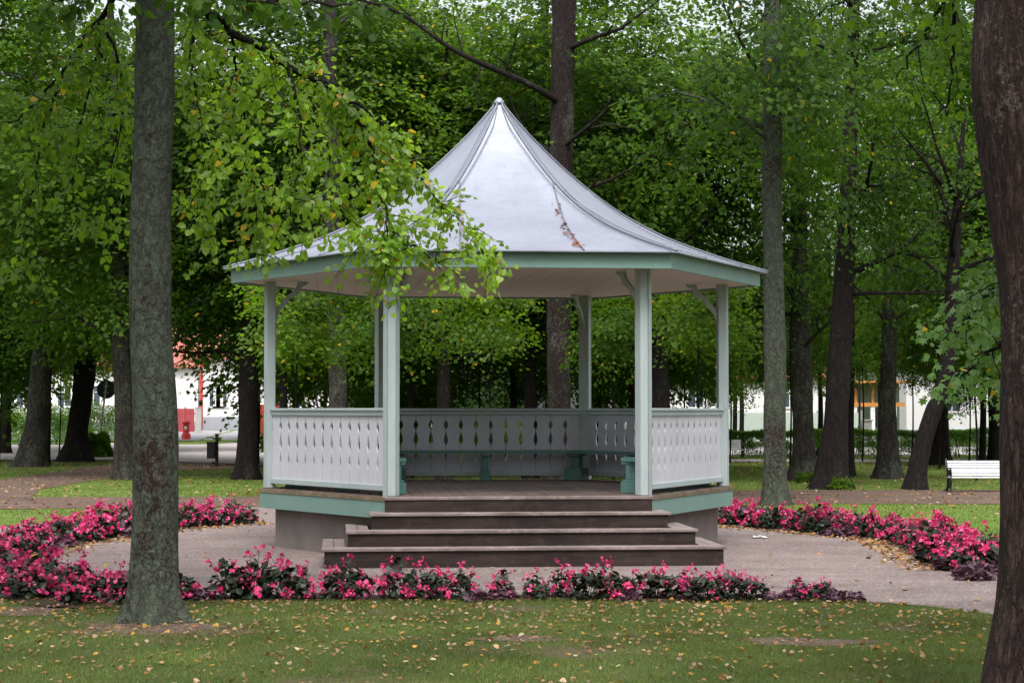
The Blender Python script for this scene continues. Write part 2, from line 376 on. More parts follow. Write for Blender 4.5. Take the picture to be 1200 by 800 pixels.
def leaf_mesh(name, pos, d, n, size, shape, curl=.0):
    V0, Fs = SH[shape]; N = len(pos); k = len(V0)
    d = d/np.linalg.norm(d, axis=1, keepdims=True)
    x = np.cross(d, n); x /= (np.linalg.norm(x, axis=1, keepdims=True)+1e-9); nn = np.cross(x, d)
    size = np.broadcast_to(np.asarray(size, float), (N,))
    cv = 1+(rng.random((N, 1, 1))*2-1)*.8
    L = V0[None, :, :]*np.array([1, 1, 1])
    L = np.repeat(L, N, 0); L[:, :, 2:3] *= cv
    asp = 1+(rng.random(N)-.5)*.3; L[:, :, 0] *= asp[:, None]
    if curl: L[:, :, 2] += -curl*L[:, :, 1]**2*rng.random((N, 1))
    W = pos[:, None, :]+size[:, None, None]*(L[:, :, 0:1]*x[:, None, :]+L[:, :, 1:2]*d[:, None, :]+L[:, :, 2:3]*nn[:, None, :])
    base = (np.arange(N)*k)[:, None]
    flat = np.concatenate([f for f in Fs]); fl = (base+flat[None, :]).ravel()
    sz = np.tile([len(f) for f in Fs], N)
    return np_mesh(name, W.reshape(-1, 3), fl, sz)
def rv(n, s=1.0): return rng.normal(size=(n, 3))*s

# ------------------------------------------------------------------ crowns
def crown_mesh(name, seed, nl, per, R=3.6, HH=8.0, size=.10, shape='diamond', bottom=.15, lumps=46):
    global rng
    rng = np.random.default_rng(seed)
    u = rv(lumps); u /= np.linalg.norm(u, axis=1, keepdims=True); rr = .55+.45*rng.random((lumps, 1))
    lc = u*rr; 
    C = []
    while sum(len(c) for c in C) < nl:
        i = rng.integers(lumps, size=nl); c = lc[i]+rv(nl, .17); q = np.linalg.norm(c, axis=1); C.append(c[q < 1.08])
    C = np.concatenate(C)[:nl]
    out = C/np.linalg.norm(C, axis=1, keepdims=True)
    # ellipsoid, fuller below
    Cw = C*np.array([R, R, HH/2]); low = C[:, 2] < 0; Cw[low, :2] *= 1.08
    o2 = out.copy(); o2[:, 2] *= .4; o2 /= np.linalg.norm(o2, axis=1, keepdims=True)
    side = np.cross(o2, np.array([0, 0, 1.0])); side /= np.linalg.norm(side, axis=1, keepdims=True)
    N = nl*per
    a = np.repeat(Cw, per, 0); O = np.repeat(o2, per, 0); Sd = np.repeat(side, per, 0)
    sc = np.repeat(.6+.7*rng.random((nl, 1)), per, 0)
    s = rng.random((N, 1))*2-1; tt = (rng.normal(size=(N, 1))*.32)*(1-.35*np.abs(s))
    tilt = np.repeat(rv(nl, .25), per, 0)
    pos = a+sc*(O*s*.62+Sd*tt*1.0+np.array([0, 0, 1])*(-.28*(s+.2)**2-.10*tt**2+rng.normal(size=(N, 1))*.05)+tilt*s*.5)
    nrm = np.array([0, 0, 1.0])+O*.45+tilt+rv(N, .42)
    d = O*.6+Sd*np.sign(tt)*.6+np.array([0, 0, -.45])+rv(N, .4)
    return leaf_mesh(name, pos, d, nrm, size*(.65+.6*rng.random(N)), shape)
CROWN = [crown_mesh('crown_%d' % i, 100+i, 860, 33, 3.6, 8.0, .135) for i in range(4)]
CROWN_TH = [crown_mesh('crown_thin_%d' % i, 200+i, 380, 24, 3.6, 8.0, .135, lumps=15) for i in range(3)]
CROWN_NEAR = crown_mesh('crown_near', 300, 1000, 44, 3.9, 7.0, .105, 'heart')

CROWN_Y = [crown_mesh('crown_young_%d' % i, 400+i, 190, 22, 1.5, 2.9, .12, lumps=14) for i in range(2)]
# trees
def limb_pts(base, dirv, L, r, n=7, wob=.12):
    pts = []; rad = []; p = Vector(base); d = Vector(dirv).normalized()
    for i in range(n):
        pts.append(tuple(p)); rad.append(r*(1-i/(n-1))**.8*.9+r*.08)
        d = (d+Vector((random.gauss(0, wob), random.gauss(0, wob), random.gauss(0, wob)+.02))).normalized(); p = p+d*(L/(n-1))
    return pts, rad
def trunk_mb(pts3, rads, sides=20, flare=1.35, knob=.03, seed=0, nroot=5, k=7):
    r_ = random.Random(seed); ph = [r_.uniform(0, 6.28) for _ in range(12)]
    P4 = smooth_poly([(*p, r) for p, r in zip(pts3, rads)], k); mb = MB()
    vs = []; z0 = P4[0][2]
    for i, q in enumerate(P4):
        h = q[2]-z0
        for j in range(sides):
            a = 2*PI*j/sides; r = q[3]
            fl = math.exp(-max(h, 0)/.16)*(flare-1)+math.exp(-max(h, 0)/.5)*.10
            root = (.5+.5*math.cos(nroot*a+ph[0]))**2
            r *= 1+fl*(.45+1.1*root)
            r *= 1+knob*(math.sin(2*a+ph[1]+h*1.7)+.7*math.sin(3*a+ph[2]-h*2.9)+.6*math.sin(5*a+ph[3]+h*5.1)+.5*math.sin(9*a+ph[4]+h*9)+.6*math.sin(h*4.3+ph[5]))
            vs.append((q[0]+math.cos(a)*r, q[1]+math.sin(a)*r, q[2]-(.12 if i == 0 else 0)))
    m = len(P4)
    fs = [[i*sides+j, i*sides+(j+1) % sides, (i+1)*sides+(j+1) % sides, (i+1)*sides+j] for i in range(m-1) for j in range(sides)]
    fs.append(list(range((m-1)*sides, m*sides))); mb.add(vs, fs); return mb
def tree(spec, mat, crown, leaf, label, cz=None, cs=1.0, off=(0, 1.2), sz=1.0, cat='tree', group=None, name='park_tree', knob=.03, flare=1.35, limbs=9, top=None, hang=None, sides=18, k=6):
    b = G(spec[0][0], spec[0][1]); Y = b.y
    root = empty(name, b); tag(root, label, cat, group)
    pts = []; rads = []
    for i, (px, py, w) in enumerate(spec):
        p = b if i == 0 else P(px, py, Y); pts.append(p-b); rads.append(w/2/F*Y)
    topz = top or (pts[-1].z+3.5)
    last = pts[-1]; dirv = (pts[-1]-pts[-2]).normalized(); n = 3; L = max(topz-last.z, .5)
    for i in range(1, n+1): pts.append(last+dirv*(L*i/n)); rads.append(rads[len(spec)-1]*(1-.75*i/n))
    t = trunk_mb(pts, rads, sides, flare, knob, seed=int(spec[0][0]*7), k=k); t.build('trunk', mat, root, True)
    rad0 = rads[1]
    czz = cz if cz is not None else 8.0
    lm = MB()
    zc = [p.z for p in pts]
    for i in range(limbs):
        z = random.uniform(max(2.6, czz-4.2*sz), max(topz-1, 4))
        jx = min(range(len(pts)), key=lambda q: abs(zc[q]-z)); 
        j0 = max([q for q in range(len(pts)) if zc[q] <= z] or [0]); j1 = min(j0+1, len(pts)-1)
        tt = 0 if zc[j1] == zc[j0] else (z-zc[j0])/(zc[j1]-zc[j0]); bp = pts[j0].lerp(pts[j1], min(tt, 1))
        an = random.uniform(0, 2*PI); r = rad0*random.uniform(.16, .34)
        pp, rr = limb_pts(bp, (math.cos(an), math.sin(an), random.uniform(.1, .7)), random.uniform(2.2, 3.8), r)
        lm.tube(pp, rr, 6)
        for _ in range(3):
            q = random.randint(2, 5); p2, r2 = limb_pts(pp[q], (math.cos(an+random.uniform(-1, 1)), math.sin(an+random.uniform(-1, 1)), random.uniform(-.3, .6)), random.uniform(.8, 1.8), rr[q]*.6, 5, .2)
            lm.tube(p2, r2, 5)
    lm.build('limb', mat, root, True)
    if crown is not None:
        o = link('crown', crown, None, root); o.location = (last.x*.5+off[0], off[1], czz); o.rotation_euler = (0, 0, random.uniform(0, 6.28)); o.scale = (cs, cs, sz)
        if len(crown.materials) == 0: crown.materials.append(leaf)
        o.material_slots[0].link = 'OBJECT'; o.material_slots[0].material = leaf
    return root
LL, LM, LD = M['leaf_linden'], M['leaf_maple'], M['leaf_dark']
bd, bg, bl, bb = M['bark_dark'], M['bark_grey'], M['bark_lichen'], M['bark_brown']
C, T = CROWN, CROWN_TH
tree([(33, 547, 36), (42, 505, 28), (49, 430, 26), (52, 380, 24), (48, 250, 21), (45, 120, 16)], bg, C[0], LM, 'thick grey trunk tree by the round bushes, leftmost of the big trunks', 7.6, 1.1)
tree([(87, 541, 32), (93, 490, 25), (100, 430, 23), (104, 395, 20), (108, 250, 15)], bd, C[1], LD, 'dark knobbly leaning trunk tree beside the round grey sign', 8.3, 1.1, knob=.07)
tree([(146, 562, 26), (146, 490, 22), (143, 420, 22), (139, 300, 19), (133, 120, 16)], bg, C[2], LM, 'straight grey trunk tree standing just left of the big lichen covered trunk', 7.4, 1.0, flare=1.2)
tree([(288, 562, 28), (290, 520, 24), (291, 470, 23), (292, 400, 20), (290, 250, 15)], bd, C[3], LD, 'slim dark trunk tree on the grass between the litter bin and the gazebo', 7.0, .95, sz=.95)
tree([(395, 570, 26), (396, 480, 23), (395, 420, 21), (388, 200, 18), (387, 60, 17)], bg, C[0], LL, 'grey trunk tree seen between the two left posts of the gazebo', 7.4, 1.0, off=(0, 2.5))
tree([(520, 566, 18), (520, 480, 16), (520, 380, 15), (522, 200, 12)], bd, C[1], LM, 'thin dark trunk tree seen through the left half of the gazebo opening', 7.2, .95, off=(0, 2))
tree([(622, 561, 16), (622, 480, 15), (622, 380, 14), (630, 200, 11), (638, 20, 10)], bd, C[2], LD, 'thin dark trunk tree just left of the thickest trunk behind the gazebo', 7.8, 1.0, off=(0, 2))
HT = tree([(655, 573, 34), (655, 480, 28), (655, 350, 28), (658, 170, 27), (661, 0, 28), (662, -60, 27)], M['bark_speckled'], C[3], LM, 'thickest trunk tree directly behind the gazebo, rising beside the roof tip with a long bough', 9.6, 1.05, off=(.6, 3.6), top=15, flare=1.3, sides=28, k=10)
tree([(776, 566, 28), (775, 500, 22), (773, 430, 20), (768, 300, 17)], bd, C[0], LD, 'dark trunk tree seen between the two right posts of the gazebo', 7.4, 1.0, off=(0, 1.5))
tree([(909, 592, 30), (908, 545, 27), (908, 400, 25), (905, 250, 23), (905, 20, 20)], bl, T[0], LD, 'straight lichen grey trunk tree growing out of the flower bed right of the gazebo', 9.9, .9, off=(-.3, .2), flare=1.25, sides=26, k=10)
tree([(941, 563, 36), (942, 520, 26), (938, 400, 24), (935, 200, 17)], bg, T[1], LM, 'grey trunk tree between the bed tree and the widest dark trunk', 7.0, .75, off=(-.5, 1.5))
tree([(972, 573, 42), (979, 500, 30), (985, 400, 26), (995, 200, 18), (1000, 30, 14)], bd, T[1], LD, 'widest dark trunk tree on the right lawn with suckers at its foot', 8.6, .75, off=(0, .6))
tree([(992, 559, 18), (994, 480, 14), (996, 350, 12), (998, 250, 10)], bd, None, LD, 'thin dark trunk tree tucked behind the widest dark trunk', 7.6, 1, limbs=6)
tree([(1042, 561, 30), (1040, 500, 22), (1041, 440, 19), (1044, 300, 16)], bg, T[2], LM, 'grey trunk tree by the black lamp pole on the right lawn', 7.2, 1.0)
tree([(1071, 574, 24), (1079, 530, 22), (1094, 480, 20), (1108, 440, 18), (1118, 300, 14)], bd, T[2], LD, 'dark leaning trunk tree left of the white slatted bench', 8.6, .85, off=(.5, 1.5))
tree([(1103, 545, 24), (1102, 490, 18), (1106, 400, 16), (1110, 300, 12)], bd, T[0], LM, 'dark upright trunk tree close to the hedge behind the leaning one', 8.2, .9, off=(.5, 1))
tree([(1167, 541, 16), (1165, 460, 14), (1160, 330, 13)], bd, C[0], LM, 'dark thin trunk tree at the hedge partly hidden by the big brown trunk', 7.6, .95)
tree([(6, 532, 12), (8, 450, 11), (8, 350, 10)], bd, C[1], LD, 'thin dark trunk tree beyond the round bushes at the left edge', 7.4, 1.1)
# trees farther back that close the view
def backtree(px, Y, h, crown, leaf, label, cs=1.2, sz=1.1, w=.2):
    if cs < .7: w = .05
    x = (px-600)/F*Y; b = Vector((x, Y, gz(Y))); root = empty('background_tree', b); tag(root, label, 'tree', 'trees beyond the lawn')
    trunk_mb([(0, 0, 0), (.05, 0, 2), (0, .1, 5), (0.1, 0, h+1)], [w/2*1.2, w/2, w/2*.8, .05], 10, 1.3, .03, int(px)).build('trunk', bd, root, True)
    o = link('crown', crown, leaf, root); o.location = (0, 0, h); o.rotation_euler.z = random.uniform(0, 6); o.scale = (cs, cs, sz)
    o.material_slots[0].link = 'OBJECT'; o.material_slots[0].material = leaf
BT = [(960, 78, 15.4, 1.05), (1100, 84, 16, 1.0), (868, 84, 16, .95), (55, 62, 11.6, 1.0), (-30, 70, 12, 1.0), (500, 70, 13, 1.1), (1150, 60, 11.8, .9), (-60, 66, 7.2, 1.4), (40, 84, 8, 1.4), (190, 80, 9.6, 1.4), (300, 62, 8.6, 1.2), (345, 60, 6.6, 1.2), (450, 66, 6.2, 1.35), (560, 84, 6.4, 1.5), (600, 56, 9.0, 1.2), (700, 64, 6.6, 1.25), (740, 52, 8.6, 1.1), (770, 60, 6.8, .9), (860, 88, 6.4, .8), (1030, 88, 6.5, .7), (1190, 66, 9.2, 1.0), (1230, 58, 7.5, 1.3), (1300, 80, 8, 1.4), (480, 50, 9.5, 1.1), (330, 48, 9.8, 1.1), (-20, 50, 10, 1.2), (150, 100, 12, 1.7), (380, 100, 11, 1.8), (640, 104, 11, 1.8), (740, 100, 11.5, 1.1), (1190, 100, 13, 1.3), (900, 70, 5.6, .7), (960, 74, 6.2, .8), (690, 50, 3.9, .5), (800, 56, 4.3, .55), (855, 64, 4.1, .55), (925, 56, 4.6, .5), (1010, 66, 4.8, .55), (1068, 62, 4.4, .5), (1135, 66, 4.1, .55), (1185, 56, 4.4, .55), (960, 73, 4.3, .55), (70, 72, 5.6, .65), (0, 64, 4.9, .65), (430, 56, 3.7, .5), (490, 60, 3.6, .55), (560, 56, 4.4, .5), (345, 58, 4.0, .5), (600, 62, 3.8, .5), (735, 60, 3.9, .5), (825, 68, 4.2, .5), (1100, 58, 4.7, .45), (135, 76, 5.8, .65)]
LBL = ['dark dense tree beyond the lawn, its trunk hidden by nearer foliage', 'mid green tree beyond the lawn closing the view']
for i, (px, Y, h, cs) in enumerate(BT):
    backtree(px, Y, h, C[i % 4], [LD, LM, LL][i % 3], ['leafy %s tree closing the view behind the park trees' % ['dark green', 'mid green', 'yellowish green'][i % 3]][0], cs, cs*.95)

for i, (px, Y, h, cs) in enumerate([(347, 39, 3.7, .9), (455, 38, 4.0, .85), (574, 39.5, 3.8, .8), (718, 40, 3.8, .75), (818, 39, 3.8, .8), (1143, 48, 4.3, 1.1)]):
    b = Vector(((px-600)/F*Y, Y, 0)); root = empty('young_tree', b); tag(root, 'young low crowned leafy tree standing close behind the gazebo and the lawn trees', 'tree', 'young trees behind the gazebo')
    trunk_mb([(0, 0, 0), (.03, 0, 1), (0, .05, 2.4), (0.05, 0, h)], [.03, .028, .022, .01], 7, 1.3, .05, int(px)).build('trunk', bd, root, True)
    o = link('crown', CROWN_Y[i % 2], LL, root); o.location = (0, 0, h); o.rotation_euler.z = random.uniform(0, 6); o.scale = (cs, cs, cs*.95)
    o.material_slots[0].link = 'OBJECT'; o.material_slots[0].material = [LL, LM][i % 2]

# ------------------------------------------------------------------ near trees with hanging boughs
def near_tree(name, spec, Y, mat, label, top, flare, sides=64, k=18, knob=.018):
    b = G(spec[0][0], spec[0][1]); root = empty(name, b); tag(root, label, 'tree')
    pts = []; rads = []
    for i, (px, py, w) in enumerate(spec): pts.append((b if i == 0 else P(px, py, b.y))-b); rads.append(w/2/F*b.y)
    last = pts[-1]; pts += [last+Vector((0, .1, 2.5)), last+Vector((.2, .2, top-last.z))]; rads += [rads[-1]*.8, rads[-1]*.3]
    trunk_mb(pts, rads, sides, flare, knob, 3, 5, k).build('trunk', mat, root, True)
    return root, b
T0, b0 = near_tree('linden_tree', [(182, 728, 56), (181, 690, 54), (181, 650, 54), (183, 550, 53), (181, 462, 50), (177, 400, 48.5), (176, 300, 48), (180, 150, 47), (182, 0, 45), (182, -80, 44)], 0, M['bark_lichen'], 'tall lichen covered tree on the front left lawn, its leafy boughs hanging over the roof', 11, 1.42)
bx = 9.4
T1, b1 = near_tree('maple_tree', [(1206, 900, 118), (1212, 800, 116), (1222, 700, 108), (1226, 600, 106), (1228, 480, 108), (1227, 350, 110), (1218, 240, 118), (1209, 150, 124), (1205, 90, 130), (1205, 0, 124), (1203, -120, 116)], 0, M['bark_brown'], 'big brown trunk tree cut off by the right edge of the photo', 10, 1.28)
for tr, loc, s_ in ((T0, (-1.8, -1.2, 8.4), .62), (T1, (2.6, .3, 8.6), .7)):
    o = link('crown', CROWN_NEAR, M['leaf_linden'], tr); o.location = loc; o.scale = (s_, s_, .62)

def bough(parent, base, lines, mat, leafmat_, shape, size, twig_len=(.35, .8), dens=26, step=.14, r0=.02, droop=.5, name='bough', spread=1.0):
    """lines: list of polylines of (px,py,Y,radius m)"""
    wood_ = MB(); Ps = []; Ds = []
    for line in lines:
        pl = [(*(P(a, b_, c_)-base), r) for a, b_, c_, r in line]
        sm = smooth_poly(pl, 6)
        sm = [q+np.array([random.gauss(0, .012), random.gauss(0, .012), random.gauss(0, .012), 0]) if 0 < i < len(sm)-1 else q for i, q in enumerate(sm)]
        wood_.tube([q[:3] for q in sm], [max(q[3], .003) for q in sm], 7)
        for i in range(1, len(sm)):
            a, b_ = Vector(sm[i-1][:3]), Vector(sm[i][:3]); L = (b_-a).length; m = L/step
            cnt = int(m)+(random.random() < m % 1)
            t = (b_-a).normalized() if L > 1e-6 else Vector((1, 0, 0))
            for _ in range(cnt):
                if sm[i][3] > r0*1.6 and random.random() < .6: continue
                p = a.lerp(b_, random.random())
                d = (t*random.uniform(.1, .8)+Vector((random.gauss(0, .6), random.gauss(0, .55), random.gauss(-.1, .5)))).normalized()
                tl = random.uniform(*twig_len); tp = [p]; nseg = 5
                for s_ in range(nseg):
                    d = (d+Vector((random.gauss(0, .15), random.gauss(0, .15), -droop*.35+random.gauss(0, .12)))).normalized(); p = p+d*tl/nseg; tp.append(p)
                wood_.tube(tp, [.005, .0045, .004, .003, .0025, .002], 4)
                nl = max(3, int(dens*tl))
                for q in range(nl):
                    u = (.15+.9*(q+random.random())/nl)*nseg; j = min(int(u), nseg-1); pp = tp[j].lerp(tp[j+1], min(u-j, 1.1))
                    off = Vector((random.gauss(0, .045), random.gauss(0, .045), random.gauss(-.02, .035)))*spread
                    Ps.append(pp+off); Ds.append((off.normalized()*.8+d*.5+Vector((0, 0, -.45))+Vector((random.gauss(0, .3), random.gauss(0, .3), random.gauss(0, .3)))))
    wood_.build(name, mat, parent, True)
    w = parent.children[-1] if False else [o for o in COL.objects if o.name.startswith(name) and o.parent == parent][-1]
    Ps = np.array([tuple(p) for p in Ps]); Ds = np.array([tuple(p) for p in Ds]); N = len(Ps)
    nrm = np.array([0, -.35, .8])+rv(N, .5)
    me = leaf_mesh('foliage', Ps, Ds, nrm, size*(.55+.6*rng.random(N)), shape)
    link('foliage', me, leafmat_, w)
rng = np.random.default_rng(11)
LB = M['leaf_bright']
Y = b0.y
# the bough that comes down over the roof
bough(T0, b0, [
  [(190, -45, Y, .055), (235, 8, Y+.3, .045), (270, 34, Y+.5, .036), (335, 75, Y+.8, .030), (400, 112, Y+1.0, .024), (432, 160, Y+1.1, .02), (442, 215, Y+1.1, .015), (462, 270, Y+1.0, .010), (490, 290, Y+.9, .006), (530, 318, Y+.9, .003)],
  [(400, 112, Y+1.0, .018), (440, 140, Y+1.3, .012), (480, 185, Y+1.4, .008), (510, 235, Y+1.4, .005), (545, 265, Y+1.3, .003), (578, 310, Y+1.3, .002)],
  [(335, 75, Y+.8, .016), (350, 130, Y+.6, .012), (352, 190, Y+.5, .008), (340, 235, Y+.5, .005), (345, 275, Y+.5, .003)],
  [(400, 112, Y+1.0, .012), (385, 170, Y+1.2, .009), (390, 230, Y+1.2, .006), (420, 270, Y+1.0, .004), (430, 305, Y+1.0, .002)],
  [(442, 215, Y+1.1, .010), (452, 260, Y+.8, .007), (450, 300, Y+.8, .004), (460, 335, Y+.8, .002)],
  [(270, 34, Y+.5, .016), (282, 110, Y+.9, .010), (292, 170, Y+1.0, .007), (300, 240, Y+1.0, .004), (290, 300, Y+1.0, .002)],
  [(235, 8, Y+.3, .014), (225, 60, Y+.2, .010), (232, 120, Y+.1, .007), (245, 190, Y+.1, .004), (232, 260, Y+.2, .002)],
 ], M['bark_dark'], LB, 'heart', .064, (.18, .50), 56, .058, droop=.3)
bough(T0, b0, [
  [(200, -40, Y+.2, .03), (300, -5, Y+.2, .02), (380, 5, Y+.3, .012), (440, 5, Y+.4, .006)],
  [(165, -40, Y-.4, .03), (110, -10, Y-.6, .02), (60, 0, Y-.8, .01)],
  [(200, -40, Y-.6, .03), (240, -5, Y-1.2, .015), (330, 0, Y-1.4, .006)]],
 M['bark_dark'], M['leaf_dark'], 'heart', .095, (.2, .4), 26, .10)
bough(T0, b0, [
  [(160, -40, Y+1, .04), (120, 20, Y+1.6, .028), (75, 80, Y+2.2, .018), (30, 130, Y+2.5, .010), (-20, 170, Y+2.6, .005)],
  [(120, 20, Y+1.6, .018), (110, 80, Y+2.0, .012), (92, 160, Y+2.2, .008), (85, 240, Y+2.2, .004)],
  [(75, 80, Y+2.2, .014), (50, 160, Y+2.4, .010), (35, 240, Y+2.4, .006), (20, 330, Y+2.4, .003)],
  [(120, 20, Y+1.6, .014), (145, 110, Y+2.2, .009), (130, 200, Y+2.4, .005), (120, 270, Y+2.4, .003)]],
 M['bark_dark'], M['leaf_linden'], 'heart', .074, (.25, .55), 36, .10, droop=.35)
Y1 = b1.y
bough(T1, b1, [
  [(1190, 330, Y1+.4, .02), (1160, 345, Y1+2.0, .012), (1130, 375, Y1+3.0, .008), (1105, 400, Y1+3.3, .004)],
  [(1180, 400, Y1+.8, .016), (1150, 420, Y1+2.0, .008), (1120, 440, Y1+2.8, .004)]],
 M['bark_dark'], M['leaf_light'], 'maple', .052, (.15, .4), 40, .10, droop=.3, name='low_bough')
bough(T1, b1, [
  [(1180, -60, Y1+.4, .03), (1120, -20, Y1+1.6, .018), (1085, 40, Y1+2.4, .010), (1050, 90, Y1+2.8, .005)],
  [(1120, -20, Y1+1.6, .012), (1118, 60, Y1+2.2, .008), (1108, 130, Y1+2.4, .004)],
  [(1120, -20, Y1+1.6, .012), (1010, -10, Y1+3.2, .008), (960, 20, Y1+4, .004)]],
 M['bark_dark'], M['leaf_linden'], 'maple', .062, (.15, .4), 26, .12, name='upper_bough')
# long bough of the thick tree behind the roof
hb = HT.location; Yh = hb.y
lm = MB(); sm = smooth_poly([(*(P(a, b_, Yh-c_)-hb), r) for a, b_, c_, r in [(657, 122, 0, .10), (645, 113, .3, .085), (610, 94, .7, .07), (565, 75, 1.0, .06), (527, 56, 1.2, .05), (479, 22, 1.4, .04), (440, 5, 1.5, .03), (380, -10, 1.6, .02)]], 5)
lm.tube([q[:3] for q in sm], [q[3] for q in sm], 10)
for i in range(6, len(sm), 3):
    pp, rr = limb_pts(sm[i][:3], (random.gauss(-.4, .5), random.gauss(0, .5), random.gauss(0, .8)), random.uniform(.8, 1.8), sm[i][3]*.4, 6, .2); lm.tube(pp, rr, 5)
lm.build('bough', bd, HT, True)

# ------------------------------------------------------------------ gazebo
TH = math.radians(5.4); CX, CY = -.174, 25.08
gaz = empty('gazebo', (CX, CY, 0), TH)
tag(gaz, 'six sided open white and teal garden pavilion with swept metal roof and wide wooden steps', 'gazebo')
ANG = {'FR': -60, 'R': 0, 'BR': 60, 'BL': 120, 'L': 180, 'FL': 240}
def hexpt(R, a, z=0): a = math.radians(a); return Vector((R*math.cos(a), R*math.sin(a), z))
def hexpoly(R): return [hexpt(R, a) for a in (0, 60, 120, 180, 240, 300)]
ZF, ZS = .78, 3.50       # floor, soffit
RP = 3.03                # post ring
def ring_wall(mb, Ro, Ri, z0, z1):
    o, i = hexpoly(Ro), hexpoly(Ri); vs = []
    for k in range(6): vs += [(o[k].x, o[k].y, z0), (o[k].x, o[k].y, z1), (i[k].x, i[k].y, z1), (i[k].x, i[k].y, z0)]
    fs = []
    for k in range(6):
        a, b = 4*k, 4*((k+1) % 6)
        for e in range(4): fs.append([a+e, b+e, b+(e+1) % 4, a+(e+1) % 4])
    mb.add(vs, fs)
# floor boards
fl = MB(); Rf = 3.13; ap = Rf*math.cos(PI/6); w = .125; x = -Rf
n = int(2*Rf/w)
for i in range(n):
    xa, xb = -Rf+i*w+.003, -Rf+(i+1)*w-.003
    def yl(x): return min(ap, (Rf-abs(x))*math.tan(PI/3))
    ya, yb = max(yl(xa), 0), max(yl(xb), 0)
    if ya < .02 and yb < .02: continue
    fl.prism([(xa, -ya), (xb, -yb), (xb, yb), (xa, ya)], ZF-.04, ZF+random.uniform(-.0015, .0015))
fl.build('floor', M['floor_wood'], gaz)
m = MB(); ring_wall(m, 3.18, 3.05, ZF-.055, ZF-.0075); m.build('floor_edge', M['edge_wood'], gaz)
m = MB(); ring_wall(m, 3.17, 3.11, ZF-.26, ZF-.058); m.build('base_fascia', M['teal_paint'], gaz)
m = MB(); m.prism(hexpoly(2.96), -.1, ZF-.10); m.build('foundation', M['concrete'], gaz)
# posts (five-sided) with radial brackets
for nme, a in ANG.items():
    front = nme in ('FL', 'FR')
    ar = math.radians(a); c, s = math.cos(ar), math.sin(ar); p = hexpt(RP, a)
    pr = [(.092, 0), (.048, .078), (-.062, .078), (-.062, -.078), (.048, -.078)]
    m = MB(); m.prism([(p.x+r*c-t*s, p.y+r*s+t*c) for r, t in pr], ZF-(-.002), ZS+.01)
    po = m.build('post', M['pale_teal_paint'], gaz)
    bm_ = po.modifiers.new('b', 'BEVEL'); bm_.width = .006; bm_.segments = 2; bm_.limit_method = 'ANGLE'
    if front:   # facing board lapping over the floor edge
        sg = 1 if nme == 'FL' else -1
        m = MB(); q = [(.122, 0), (.104, 0), (.070, -sg*.062), (.088, -sg*.062)]
        q2 = [(.115+.002, -sg*.002), (.097, -sg*.002), (.055, -sg*.074), (.075, -sg*.074)]
        pts = [(p.x+r*c-t*s, p.y+r*s+t*c) for r, t in q2]
        ar_ = sum(pts[i][0]*pts[(i+1) % 4][1]-pts[(i+1) % 4][0]*pts[i][1] for i in range(4))
        if ar_ < 0: pts = pts[::-1]
        m.prism(pts, ZF-.10, ZS-.01); m.build('facing_board', M['pale_teal_paint'], po)
    # bracket: wavy diagonal band in the radial plane
    out = [(.0, -.52), (.05, -.40), (.10, -.34), (.17, -.27), (.175, -.235), (.23, -.20), (.30, -.16), (.335, -.10), (.345, -.065), (.40, -.045), (.44, 0)]
    inn = [(.29, 0), (.27, -.06), (.235, -.115), (.19, -.155), (.14, -.20), (.09, -.25), (.04, -.32), (.0, -.36)]
    prof = out+inn; th = .022; m = MB()
    vs = []
    for sgn in (-1, 1):
        for (u, v) in prof:
            r = RP-.062-u; vs.append((r*c-sgn*th*s, r*s+sgn*th*c, ZS+v+.003))
    k = len(prof)
    # build as quads between the two edges for clean shading
    no = len(out); ni = len(inn)
    def idx(e, q): return (0 if e == 0 else no)+q
    fs = []
    # strip triangulation between out[i] and inn reversed
    inn_r = list(range(ni))[::-1]
    o_i = 0; i_i = 0; tris = []
    while o_i < no-1 or i_i < ni-1:
        if i_i == ni-1 or (o_i < no-1 and (o_i+1)/(no-1) <= (i_i+1)/(ni-1)):
            tris.append((o_i, o_i+1, no+inn_r[i_i])); o_i += 1
        else:
            tris.append((o_i, no+inn_r[i_i+1], no+inn_r[i_i])); i_i += 1
    for t_ in tris: fs.append(list(t_)); fs.append([q+k for q in t_[::-1]])
    for q in range(k): fs.append([q, (q+1) % k, k+(q+1) % k, k+q])
    m.add(vs, fs); m.build('bracket', M['pale_teal_paint'], po)
